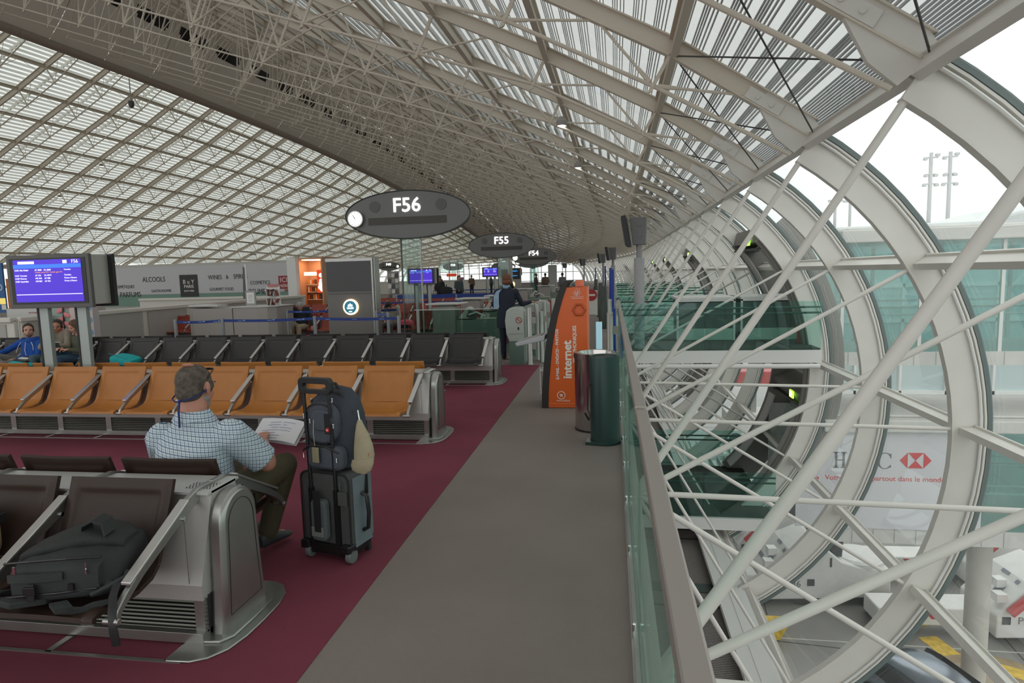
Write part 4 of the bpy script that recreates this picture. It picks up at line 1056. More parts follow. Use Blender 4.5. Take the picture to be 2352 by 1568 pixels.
# grey counter
t = thing('information_counter', 'grey curved information counter behind the blue tape', 'counter', (-9.5, 14.95, 0))
CT = mat('counter_grey', (.36, .335, .31), .5)
mb = MB(); mb.prismZ([(-1.35, .6), (-1.38, .2), (-1.30, -.15), (-1.05, -.35), (-.6, -.42), (.08, -.42), (.08, .6)], 0, 1.07); mb.build('body', CT, t, bevel=.01)
mb = MB(); mb.prismZ([(.10, .6), (.10, -.42), (.75, -.42), (1.0, -.36), (1.16, -.2), (1.18, .6)], 0, 1.08); mb.build('side_body', CT, t, bevel=.01)
mb = MB(); mb.prismZ([(-1.35, .6), (-1.4, .2), (-1.32, -.15), (-1.05, -.37), (-.3, -.44), (-.3, .0), (-.9, .05), (-1.0, .6)], 1.12, 1.15); mb.prismZ([(.08, .6), (.08, -.45), (.75, -.44), (1.05, -.36), (1.2, -.2), (1.2, .6)], 1.08, 1.10); mb.build('top', mat('counter_top', (.6, .6, .58), .3), t)
t = thing('flyer_stand', 'small framed notice and leaflets standing on the grey counter', 'sign', (-9.2, 15.05, 1.10))
mb = MB(); mb.box((0, 0, .20), (.28, .03, .38)); mb.build('frame', GREYP, t); mb = MB(); mb.box((0, -.018, .20), (.20, .01, .28)); mb.build('notice', mat('paper_white', (.8, .8, .78), .7), t)
mb = MB()
for i in range(6): mb.box((0, -.025, .10+i*.035), (.12, .004, .006))
mb.build('print', DGREY, t)
t = thing('newspaper_rack', 'rack of folded newspapers behind the notice on the counter', 'rack', (-8.85, 15.3, 1.10)); random.seed(3)
for j in range(2):
    for i in range(8):
        mb = MB(); mb.box((-.02+i*.035, 0, .08+j*.24), (.02, .12, .18), rot=(0, random.uniform(-.5, .7), 0)); mb.build('newspaper', [mat('news_w', (.6, .58, .55), .8), mat('news_r', (.25, .07, .06), .8), DGREY][i % 3], t)
MB().box((.1, .08, .2), (.36, .02, .55)).build('back_board', WHITE, t); MB().box((.1, .06, .5), (.28, .02, .08)).build('red_header', mat('pale_red', (.5, .2, .18), .6), t)
t = thing('flag_sign', 'thin white pole with a hanging dark sign seen edge on', 'sign', (-10.0, 16.2, 0)); MB().tube((0, 0, 0), (0, 0, 2.20), .028, n=10).build('pole', WHITE, t)
MB().prismY([(-.12, 1.25), (-.03, 1.25), (-.03, 2.12), (-.075, 2.12)], -.02, .02).build('sign_plate', DGREY, t)
# parapet round the opening
t = thing('parapet', 'white parapet with perforated panels running down the left of the hall', 'parapet', (-12.3, 0, 0)); PP = mat('perforated_panel', (.42, .41, .38), .7); PW = mat('parapet_white', (.66, .64, .58), .5)
mb = MB(); mb.box((-.02, 17.6, 1.06), (.22, 12.4, .10)); mb.box((0, 17.6, .22), (.16, 12.4, .10)); mb.box((0, 17.6, .62), (.06, 12.4, .9))
for i in range(8): mb.box((.03, 11.5+i*1.75, .62), (.06, .14, .82))
mb.box((-3.6, 11.35, 1.06), (7.2, .22, .10)); mb.box((-3.6, 11.35, .62), (7.2, .06, .9)); mb.box((-3.6, 23.8, 1.06), (7.4, .22, .1)); mb.box((-3.6, 23.8, .6), (7.4, .08, .95))
mb.build('frame', PW, t, bevel=.02)
for i in range(7): MB().box((.042, 12.38+i*1.75, .64), (.02, 1.52, .70)).build('panel', PP, t)
for i in range(4): MB().box((-.95-i*1.75, 11.31, .62), (1.52, .02, .70)).build('panel', PP, t)
MB().box((-.05, 17.6, .09), (.3, 12.4, .16)).build('plinth', GREYP, t)
# shopping hoarding
t = thing('shop_hoarding', 'long pale hoarding advertising duty free shopping', 'hoarding', (-17.8, 26.4, 0)); HB = mat('hoarding_grey', (.46, .45, .42), .5, noise=.03, nscale=1); HS = mat('sign_face', (.52, .52, .54), .5); INK = mat('ink_black', (.03, .03, .03), .6)
def HX(px): return at(px, 650, 26.35).x+17.8
def HZ(py, px): return at(px, py, 26.35).z
MB().box((-.95, .15, 1.0), (9.8, .2, 3.2)).build('board', HB, t); MB().box((-1.2, .03, 1.85), (9.4, .04, 1.26)).build('sign_face', HS, t); MB().box((-.95, .035, .95), (9.8, .04, .52)).build('green_strip', mat('strip_green', (.16, .28, .22), .5), t)
MB().box((HX(673), .0, 1.75), (.42, .25, 1.9)).build('end_pier', WHITE, t)
def ht(s, px, py, size, m_=INK, b=0, sx=.86): return text(s, size, m_, t, (HX(px), -.0, HZ(py, px)), bold=b, sx=sx)
ht('ALCOOLS', 352, 642, .33, sx=.80); ht('COSMÉTIQUES', 282, 659, .20, sx=.82); ht('PARFUMS', 295, 677, .33, sx=.80); ht('GASTRONOMIE', 367, 668, .17); ht('WINES', 493, 637, .29, sx=.78); ht('SPIRITS', 552, 635, .29, sx=.78); ht('&', 521, 636, .25); ht('GOURMET FOOD', 506, 664, .19, sx=.8); ht('COSMETICS', 596, 649, .23, sx=.8); ht('PERFUME', 582, 670, .33, sx=.78)
zc = HZ(656, 432); MB().box((HX(432), -.005, zc), (.90, .02, 1.0)).build('black_square', mat('square_black', (.02, .018, .016), .5), t)
WP = mat('print_white', (.75, .73, .68), .6)
for s_, dz, sz in (('B u Y', .17, .26), ('PARIS', -.04, .2), ('DUTY FREE', -.24, .10)): text(s_, sz, WP, t, (HX(432), -.017, zc+dz), bold=.002)
zc = HZ(648, 651); MB().box((HX(651), -.005, zc), (.50, .02, .58)).build('red_square', mat('square_red', (.30, .02, .03), .5), t)
text('ICI', .30, WP, t, (HX(651), -.017, zc+.10)); text('HERE', .19, WP, t, (HX(651), -.017, zc-.16)); text('>>', .16, mat('square_red', (1, 0, 0)), t, (HX(656), -.01, HZ(667, 656)), bold=.01)
MB().tube((2.0, -.4, 2.9), (2.0, .1, 2.9), .03, n=8).build('bracket', GREYP, t)
# lit shop opening
t = thing('duty_free_shop', 'warmly lit shop opening right of the hoarding', 'shop', (-13.62, 27.3, 0)); SW = mat('shop_wall', (.60, .36, .22), .6)
mb = MB(); mb.box((-.2, 1.6, 1.3), (1.5, .1, 2.9)); mb.box((-.95, .8, 1.3), (.06, 1.7, 2.9)); mb.box((.55, .8, 1.3), (.06, 1.7, 2.9)); mb.box((-.2, .8, 2.68), (1.5, 1.6, .08)); mb.build('walls', SW, t)
MB().box((-.15, .8, 2.62), (.9, .9, .03)).build('ceiling_light', mat('warm_light', (1, .75, .5), .5, emit=6, ecol=(1, .68, .42)), t)
MB().box((-.25, .45, 1.98), (.62, .04, .16)).build('lit_sign', mat('warm_sign', (1, .85, .6), .5, emit=2.2, ecol=(1, .8, .5)), t)
MB().box((.30, .40, 1.62), (.42, .05, 1.05)).build('red_poster', mat('poster_red', (.75, .06, .02), .5, emit=.5, ecol=(.8, .08, .02)), t)
mb = MB()
for x, z, r in ((.3, 1.5, .14), (.26, 1.35, .13), (.34, 1.25, .12), (.3, 1.65, .1), (.3, 1.9, .11)): mb.ball((x, .37, z), (r, .01, r*.9))
mb.build('poster_shapes', GLOW, t); random.seed(5)
for j in range(3):
    MB().box((-.3, 1.35, .75+j*.36), (1.1, .3, .03)).build('shelf', WHITE, t)
    for i in range(8): o = tag(MB().box((0, 0, .11), (.08, .1, random.uniform(.14, .24))).build('shop_package', [ORG, GLOW if 0 else WP, mat('pk_y', (.7, .4, .1), .5), DGREY][(i*7+j) % 4]), 'small package on a lit shelf of the shop', 'package', 'packages on the lit shop shelves'); o.location = (-13.62-.8+i*.12, 28.62, .77+j*.36)
# blue and orange advertising at the left
t = thing('advert_panel', 'blue advertising panel with a white letter b at the far left', 'advert', (at(12, 670, 15.4).x-.1, 15.4, 0)); BLP = mat('advert_blue', (.02, .11, .30), .5)
MB().box((-.4, 0, 1.72), (1.0, .05, 1.4)).build('blue_board', BLP, t); text('(b', .42, mat('pale_print', (.45, .55, .68), .5), t, (-.10, -.03, 1.77), bold=.0)
MB().box((.02, -.03, 1.35), (.18, .01, .17)).build('yellow_square', mat('yel_sq', (.8, .62, .15), .5, emit=.5), t); MB().box((.04, -.03, 1.18), (.14, .01, .14)).build('white_square', WP, t); MB().box((-.22, -.03, .98), (.2, .01, .4)).build('pale_panel', mat('pale_panel', (.45, .5, .58), .5), t)
t = thing('advert_column', 'tall narrow orange advertising column beside the flight screen', 'advert', (at(29, 700, 14.4).x+.22, 14.4, 0)); OB = mat('orange_brown', (.42, .12, .01), .5)
MB().box((-.22, 0, .98), (.13, .12, 1.96)).build('orange_post', OB, t); MB().box((.13, 0, 1.15), (.30, .05, .5)).build('orange_board', mat('orange2', (.62, .23, .01), .5), t); MB().box((.50, 0, 1.05), (.42, .05, .62)).build('blue_board', BLP, t); text('ICUBE', .17, WP, t, (.50, -.03, .98), bold=.003); text('SUNGL', .17, WP, t, (.50, -.03, 1.22), bold=.003)
t = thing('white_board', 'white information board behind the man in the blue hooded top', 'board', (at(65, 770, 13.2).x, 13.2, 0)); MB().box((.0, 0, .72), (1.0, .06, 1.0)).build('board', mat('board_white', (.58, .58, .56), .5), t); text('nos boutiques', .06, mat('pale_red', (.5, .2, .18)), t, (.28, -.035, 1.12))
mb = MB(); mb.box((0, -.03, .12), (.06, .3, .24)); mb.build('foot', GREYP, t)
t = thing('column_poster', 'pink petal poster on a pale green column between the screen posts', 'poster', (at(150, 740, 12.2).x, 12.2, 0))
MB().box((-.05, .02, .85), (.75, .05, 1.6)).build('panel', mat('sage', (.30, .38, .33), .6), t); MB().box((.25, -.01, .95), (.22, .02, .9)).build('text_panel', mat('pinkish', (.62, .50, .47), .6), t)
mb = MB(); random.seed(2)
for i in range(9): mb.ball((-.02+(.09 if i % 2 else -.06), -.03, .60+i*.10), (.10, .012, .05), rot=Euler((0, .4 if i % 2 else -.4, 0)).to_matrix())
mb.build('petals', mat('petal_pink', (.75, .22, .25), .5), t); MB().box((0, -.035, 1.02), (.025, .01, .9)).build('stem', BLACK, t)
t = thing('dotted_column', 'slim pale column with three blue dots right of the screen posts', 'column', (at(214, 740, 12.1).x, 12.1, 0)); MB().box((0, 0, .9), (.17, .17, 1.8)).build('shaft', mat('pale_lilac', (.50, .46, .47), .5), t)
mb = MB()
for i in range(5): mb.tube((0, -.09, .45+i*.27), (0, -.085, .45+i*.27), .07, n=20)
mb.build('dot', mat('dot_blue', (.14, .30, .45), .5), t)

# gate area: glass screens, counters, readers, posts
def counter(loc, s, label, screen=True):
    t = thing('gate_counter', label, 'counter', loc)
    MB().box((0, 0, .50), (.55*s, .6, 1.0)).build('body', CT, t, bevel=.008)
    mb = MB(); mb.prismZ([(-.42*s, -.38), (.40*s, -.32), (.46*s, .34), (-.36*s, .38)], 1.05, 1.085); mb.build('top', mat('counter_white', (.66, .66, .63), .35), t, bevel=.008); MB().box((0, 0, 1.02), (.40, .4, .06)).build('neck', GREYP, t)
    MB().box((.75*s, .1, .34), (.95, .7, .68)).build('desk', mat('desk_green', (.20, .25, .22), .5), t)
    if screen:
        mb = MB(); mb.prismY([(.32, .70), (.55, .98), (.62, .96), (.72, .70)], -.2, .2); mb.build('terminal', mat('terminal_beige', (.50, .50, .45), .5), t, bevel=.01)
        mb = MB(); mb.box((.66, -.1, .80), (.2, .25, .18), rot=(0, .4, 0)); mb.build('printer', DGREY, t)
        mb = MB(); mb.path([(.6, -.25, .8), (.8, -.27, .86), (1.0, -.25, .76)], .02, 6); mb.build('cable_arm', WHITE, t)
        MB().box((1.05, -.1, .70), (.35, .22, .02)).build('papers', mat('paper_green', (.6, .62, .45), .7), t)
    return t
counter((-3.98, 14.9, 0), 1, 'nearest grey gate counter with white top behind the glass screen')
counter((-4.0, 17.9, 0), 1, 'second gate counter with white top, behind the nearest one'); counter((-3.6, 19.8, 0), .9, 'third gate counter with white top, left of the uniformed woman')
counter((-3.9, 27.5, 0), 1, 'fourth gate counter right of the uniformed woman, far back'); counter((-3.5, 33.5, 0), 1, 'farther gate counter in front of two distant clerks'); counter((-3.4, 46, 0), 1, 'farthest gate counter before the leaning person')
t = thing('glass_screen', 'low frameless glass screen in front of the gate counters', 'glass screen', (-3.2, 13.3, 0))
GS = glass('screen_glass', (.62, .75, .70), .07)
for i in range(2): MB().box((-.55+i*1.05, 0, .50), (1.03, .012, 1.0)).build('glass_pane', GS, t)
MB().box((-.02, 0, 1.01), (2.12, .02, .015)).build('top_edge', mat('edge_light', (.5, .6, .56), .3), t); MB().box((-1.0, 0, .5), (.06, .06, 1.0)).build('post', GREYP, t); MB().box((-.01, 0, .02), (2.1, .05, .04)).build('rail', BRUSH, t)
READ = mat('reader_grey', (.42, .46, .42), .4)
def reader(loc, label, s=1):
    t = thing('boarding_card_reader', label, 'boarding gate', loc, 0, None)
    mb = MB(); mb.prismY([(-.08, 0), (.20, 0), (.20, 1.02), (.12, 1.10), (-.06, 1.10), (-.14, 1.04), (-.17, .85), (-.15, .60), (-.10, .46)], -.10, .35); mb.build('housing', READ, t, bevel=.02)
    MB().box((.04, -.105, .60), (.27, .004, .012)).build('seam', GREYP, t)
    mb = MB(); mb.path([(.10+.055*math.cos(R(a)), -.108, .86+.055*math.sin(R(a))) for a in range(0, 360, 20)], .007, 5, True); mb.box((.10, -.108, .86), (.10, .004, .012), rot=(0, R(45), 0)); mb.build('no_entry_mark', mat('mark_red', (.45, .06, .05), .5), t); MB().box((.09, -.106, .70), (.03, .004, .05)).build('slot', BLACK, t)
    MB().box((.05, .12, .23), (.28, .5, .46)).build('plinth', mat('plinth_green', (.12, .19, .165), .4), t)
reader((-1.87, 12.0, 0), 'nearest grey boarding card reader with a round red prohibition mark'); reader((-1.78, 13.4, 0), 'second boarding card reader behind the nearest'); reader((-1.68, 14.8, 0), 'third boarding card reader, farthest of the row')
def spost(x, y, h, label, g='steel posts of the boarding gates', r=.05):
    t = thing('steel_post', label, 'post', (x, y, 0), 0, g); mb = MB(); mb.lathe([(r*1.3, 0), (r, .03), (r, h-.01), (r*.8, h), (0, h)], n=18); mb.build('tube', mat('satin_steel', (.46, .45, .42), .35, .8), t, smooth=True)
    for z in (.35, .85): MB().box((r+.03, 0, z), (.08, .05, .12)).build('hinge', GREYP, t)
for x, y, h, l in ((-1.57, 11.95, 1.1, 'nearest'), (-1.50, 12.6, 1.13, 'second'), (-1.43, 13.4, 1.13, 'third'), (-1.33, 14.4, 1.16, 'fourth'), (-1.38, 12.3, 1.0, 'short')): spost(x, y, h, l+' steel post of the boarding gates left of the orange kiosk')
spost(-.04, 9.7, 1.12, 'nearest steel post between the orange kiosk and the blue marker'); spost(-.06, 13.6, 1.15, 'second steel post between the kiosk and the blue marker')
t = thing('exit_reader', 'pale blue lit panel on a frame behind the litter bins', 'reader', (-.22, 10.4, 0)); MB().box((0, 0, .55), (.10, .04, .75)).build('lit_panel', mat('pale_blue_lit', (.4, .65, .75), .5, emit=.35), t); MB().box((-.12, .02, .5), (.12, .06, 1.0)).build('frame', mat('taupe', (.25, .22, .2), .5), t); MB().box((0.01, -.0, .1), (.1, .1, .2)).build('foot', GREYP, t)
t = thing('luggage_trolley', 'folded blue and black luggage trolley beyond the orange kiosk', 'trolley', (-.45, 11.3, 0))
mb = MB(); mb.path([(-.12, 0, .05), (0, 0, .45), (.02, 0, .75)], .018, 6); mb.path([(.13, 0, .05), (0, 0, .4), (-.08, 0, .72)], .018, 6); mb.box((0, 0, .06), (.3, .3, .03)); mb.build('frame', mat('navy_frame', (.02, .03, .14), .4), t)
for z in (.3, .5, .7): MB().box((0, 0, z), (.22, .02, .02)).build('crossbar', GREYP, t)
t = thing('no_entry_sign', 'small round red no entry sign standing far down the walkway', 'sign', (-.75, 23, 0)); MB().tube((0, -.02, .90), (0, 0, .90), .21, n=28).build('red_disc', mat('sign_red', (.42, .03, .03), .5), t); MB().box((0, -.03, .90), (.28, .01, .07)).build('white_bar', WP, t); MB().box((0, .01, .62), (.44, .02, .9)).build('board', WP, t); MB().box((0, .0, .1), (.3, .3, .2)).build('foot', GREYP, t)
for i, (x, y) in enumerate(((-.25, 19.5), (-.42, 24.5), (-.9, 36))):
    t = thing('litter_bin', ['dark cylindrical bin far down the walkway, nearer one', 'dark cylindrical bin farther down the walkway', 'small farthest dark bin on the walkway'][i], 'bin', (x, y, 0)); MB().lathe([(.17, 0), (.17, .8), (.1, .95)], n=20).build('drum', mat('bin_dark', (.07, .085, .08), .4, .3), t, smooth=True); MB().lathe([(.10, .95), (.10, 1.3), (0, 1.31)], n=14).build('ash_tube', DGREY, t)
for i, (x, y) in enumerate(((-1.2, 30.5), (-1.9, 52))):
    t = thing('leaning_board', ['tall grey information board behind the seats on the right', 'distant grey information board'][i], 'board', (x-3.3*i-4.6*(1-i), y+4, 0)); MB().box((0, 0, 1.2), (.75, .3, 2.4)).build('board', mat('board_pale', (.45, .46, .44), .5), t); MB().box((0, 0, .05), (.9, .5, .1)).build('foot', GREYP, t)
# far shops and white counters across the hall
t = thing('far_shop', 'small far shop with glass case, red sign and pink panel below the F50 sign', 'shop', tuple(at(1037, 650, 76)*1)[:2]+(0,))
MB().box((0, 0, .5), (5, 1.2, 1.0)).build('white_counter', PW, t); MB().box((.2, -.6, 1.75), (1.2, .2, .36)).build('red_sign', mat('far_red', (.7, .07, .02), .5, emit=.3), t); MB().box((1.25, -.5, .95), (.85, .2, 1.0)).build('pink_panel', mat('far_pink', (.55, .28, .42), .5), t); text('WHSmith', .3, mat('far_magenta', (.45, .03, .2), .5), t, (1.25, -.62, 1.05), depth=.01)
mb = MB()
for x in (-1.4, -.2, .8, 1.6): mb.box((x, 0, 1.8), (.08, .08, 3.6))
mb.box((.1, 0, 3.6), (3.1, .08, .08)); mb.box((.1, 0, 2.1), (3.1, .08, .08)); mb.build('frame', STEEL, t); MB().box((.1, .2, 2.8), (3, .05, 1.5)).build('glazing', GLASSC, t)
t = thing('far_counter', 'long white counter wall far behind the red seats', 'counter', (-18, 62, 0)); MB().box((0, 0, .6), (17, .8, 1.2)).build('front', PW, t); MB().box((0, 0, 1.22), (17, .9, .06)).build('top', WHITE, t)
t = thing('magazine_stand', 'grey revolving magazine stand right of the advertising totem', 'stand', (-10.6, 30, 0)); MB().box((0, 0, 1.0), (.35, .35, 2.0)).build('frame', GREYP, t)
for j in range(6):
    for i in range(3): MB().box((-.18+i*.18, -.2, .5+j*.26), (.16, .04, .2), rot=(-.3, 0, 0)).build('magazine', [WP, DGREY, mat('mag_g', (.35, .38, .36), .6)][(i+j) % 3], t)
# ceiling spot lights and a camera
for i, (x, y, z) in enumerate(((337, 397, 38), (323, 436, 40), (617, 464, 55), (1293, 232, 12), (1290, 332, 20))):
    pass
def spot(p, label):
    t = thing('ceiling_spotlight', label, 'lamp', p, 0, None); MB().lathe([(.11, 0), (.13, .10), (.06, .2), (0, .22)], n=12).build('housing', GREYP, t); MB().lathe([(.10, 0), (0, -.01)], n=12).build('lens', mat('spot_lens', (1, 1, .95), .5, emit=12), t)
spot(tuple(ln(6, 41.85)+V((0, 0, -.5))), 'small lit spotlight high on the left roof, upper one'); spot(tuple(ln(8, 41.85)+V((0, 0, -.5))), 'small lit spotlight lower on the left roof'); spot(tuple(ln(7, 56.85)+V((0, 0, -.5))), 'small lit spotlight far down the left roof')
spot(tuple(rn(2, 14.85)+V((0, 0, -.6))), 'nearest small lit spotlight under the right roof'); spot(tuple(rn(2, 20.85)+V((0, 0, -.6))), 'second small lit spotlight under the right roof')
p = ln(2, 35.85); t = thing('dome_camera', 'grey dome camera hanging under the left roof', 'camera', (p.x+.7, p.y, p.z-2.6)); MB().tube((0, 0, .3), (0, 0, 1.6), .03, n=8).build('rod', GREYP, t); MB().lathe([(.0, -.16), (.12, -.1), (.17, .05), (.17, .25), (.08, .32)], n=16).build('housing', DGREY, t, smooth=True)
# ================================================================ PEOPLE
def remesh(o, vox, sm=4, f=.6):
    q = o.modifiers.new('r', 'REMESH'); q.mode = 'VOXEL'; q.voxel_size = vox; q.use_smooth_shade = True
    q = o.modifiers.new('s', 'SMOOTH'); q.iterations = sm; q.factor = f; return o
def hand(mb, w_, d, nrm, side, curl=.5, s=1, fine=True):
    w_, d, nrm = V(w_), V(d).normalized(), V(nrm).normalized(); ac = d.cross(nrm).normalized()*side
    nrm = (nrm-d*nrm.dot(d)).normalized()
    mb.loft([(w_, ac*.026*s, nrm*.020*s), (w_+d*.03*s, ac*.036*s, nrm*.018*s), (w_+d*.07*s, ac*.042*s, nrm*.016*s), (w_+d*.088*s, ac*.038*s, nrm*.011*s)], n=12)
    for i, (o_, L_) in enumerate(((-.030, .068), (-.010, .078), (.010, .072), (.030, .055))):
        p = w_+d*.082*s+ac*o_*s; c = 0; dr = d
        for j, fr in enumerate((.42, .32, .26)):
            c += curl*(.55+.15*j+.06*i); dr = (d*math.cos(c)+nrm*math.sin(c)).normalized(); q = p+dr*L_*fr*s
            mb.cap(p, q, (.0092-.001*j)*s, (.0085-.001*j)*s, 8); p = q
    p = w_+d*.025*s-ac*.030*s; q = p+(d*.5-ac*.75+nrm*.35).normalized()*.045*s; mb.cap(p, q, .013*s, .011*s, 8); mb.cap(q, q+(d*.85-ac*.1+nrm*.4).normalized()*.035*s, .0105*s, .0085*s, 8)
def headmesh(mb, c, F, U, s=1, neck=None, jaw=1):
    F = V(F).normalized(); Rr = F.cross(V(U)).normalized(); U = Rr.cross(F).normalized(); c = V(c); M = Matrix((Rr, F, U)).transposed()
    def L(x, y, z): return c+(Rr*x+F*y+U*z)*s
    mb.ball(L(0, -.012, .028), (.078*s, .095*s, .088*s), M, 20, 14); mb.ball(L(0, .022, -.030), (.066*s, .070*s, .078*s), M, 16, 12)
    mb.ball(L(0, .045, -.082), (.038*s*jaw, .040*s, .030*s), M, 12, 8); mb.ball(L(0, -.01, -.055), (.064*s*jaw, .055*s, .045*s), M, 14, 10)
    mb.loft([(L(0, .088, .022), Rr*.009*s, U*.008*s), (L(0, .098, 0), Rr*.012*s, U*.010*s), (L(0, .112, -.020), Rr*.016*s, U*.012*s), (L(0, .088, -.032), Rr*.012*s, U*.006*s)], n=10)
    for sx in (-1, 1):
        mb.ball(L(sx*.031, .078, .022), (.022*s, .014*s, .010*s), M, 10, 6)
        mb.ball(L(sx*.084, -.008, -.008), (.010*s, .020*s, .034*s), Matrix((Rr, F, U)).transposed() @ Euler((.15, 0, sx*.35)).to_matrix(), 12, 8)
        mb.ball(L(sx*.034, .060, -.030), (.025*s, .022*s, .022*s), M, 10, 6)
    mb.ball(L(0, .088, -.052), (.024*s, .012*s, .010*s), M, 10, 6)
    return L, M
def facebits(t, L, M, s, body, beard=None, hairc=None):
    mb = MB()
    for sx in (-1, 1): mb.ball(L(sx*.031, .083, .008), (.012*s, .007*s, .007*s), M, 10, 6)
    mb.build('eyes', mat('eye_dark', (.05, .035, .03), .3), body, smooth=True)
    mb = MB()
    for sx in (-1, 1): mb.ball(L(sx*.032, .089, .030), (.019*s, .005*s, .0035*s), M, 8, 6)
    mb.build('eyebrows', hairc, body, smooth=True)
    mb = MB(); mb.ball(L(0, .097, -.053), (.022*s, .006*s, .006*s), M, 10, 6); mb.build('lips', mat('lips', (.42, .17, .14), .5), body, smooth=True)
    if beard:
        mb = MB(); mb.ball(L(0, .040, -.078), (.050*s, .046*s, .040*s), M, 14, 10); mb.ball(L(0, .010, -.055), (.069*s, .058*s, .036*s), M, 14, 10); mb.ball(L(0, .094, -.041), (.026*s, .010*s, .005*s), M, 8, 6)
        remesh(mb.build('beard', beard, body), .007*s, 2)
def hairmesh(t, L, M, s, m_, style):
    mb = MB()
    if style == 'short':
        mb.ball(L(0, -.020, .038), (.083*s, .095*s, .088*s), M, 18, 12); mb.ball(L(0, -.040, -.005), (.078*s, .070*s, .070*s), M, 14, 10)
        for sx in (-1, 1): mb.ball(L(sx*.066, .012, .012), (.018*s, .030*s, .04*s), M, 10, 8)
    elif style == 'crop':
        mb.ball(L(0, -.018, .033), (.0815*s, .093*s, .086*s), M, 20, 14); mb.ball(L(0, -.045, -.020), (.072*s, .058*s, .066*s), M, 16, 12)
        for sx in (-1, 1): mb.ball(L(sx*.066, .015, .008), (.018*s, .034*s, .040*s), M, 10, 8)
    elif style == 'bob':
        mb.ball(L(0, -.022, .030), (.096*s, .105*s, .098*s), M, 20, 14); mb.ball(L(0, -.038, -.045), (.096*s, .085*s, .075*s), M, 18, 12)
        for sx in (-1, 1): mb.ball(L(sx*.082, -.005, -.03), (.028*s, .055*s, .075*s), M, 12, 8)
    elif style == 'long':
        mb.ball(L(0, -.020, .036), (.087*s, .098*s, .090*s), M, 18, 12); mb.ball(L(0, -.050, -.06), (.085*s, .060*s, .10*s), M, 16, 12); mb.ball(L(0, -.07, -.18), (.080*s, .04*s, .09*s), M, 14, 10)
        for sx in (-1, 1): mb.ball(L(sx*.078, .015, -.06), (.020*s, .035*s, .12*s), M, 12, 10); mb.ball(L(sx*.07, .03, -.15), (.020*s, .028*s, .08*s), M, 12, 10)
    elif style == 'fluffy':
        mb.ball(L(0, -.022, .040), (.094*s, .104*s, .094*s), M, 18, 12); mb.ball(L(0, -.045, -.01), (.090*s, .075*s, .07*s), M, 14, 10)
        for sx in (-1, 1): mb.ball(L(sx*.080, .0, .015), (.024*s, .04*s, .05*s), M, 10, 8)
    o = mb.build('hair', m_, t); remesh(o, .008*s, 2); return o
SKIN = {}
def sk(n, c):
    m = mat(n, c, .5, noise=.05, nscale=20); b = m.node_tree.nodes['Principled BSDF']; b.inputs['Subsurface Weight'].default_value = .08; b.inputs['Subsurface Radius'].default_value = (.01, .004, .002); return m
SK1 = sk('skin_tan', (.42, .20, .13)); SK2 = sk('skin_ruddy', (.50, .23, .16)); SK3 = sk('skin_light', (.55, .31, .22))
def seg(a, b, t): return V(a).lerp(V(b), t)
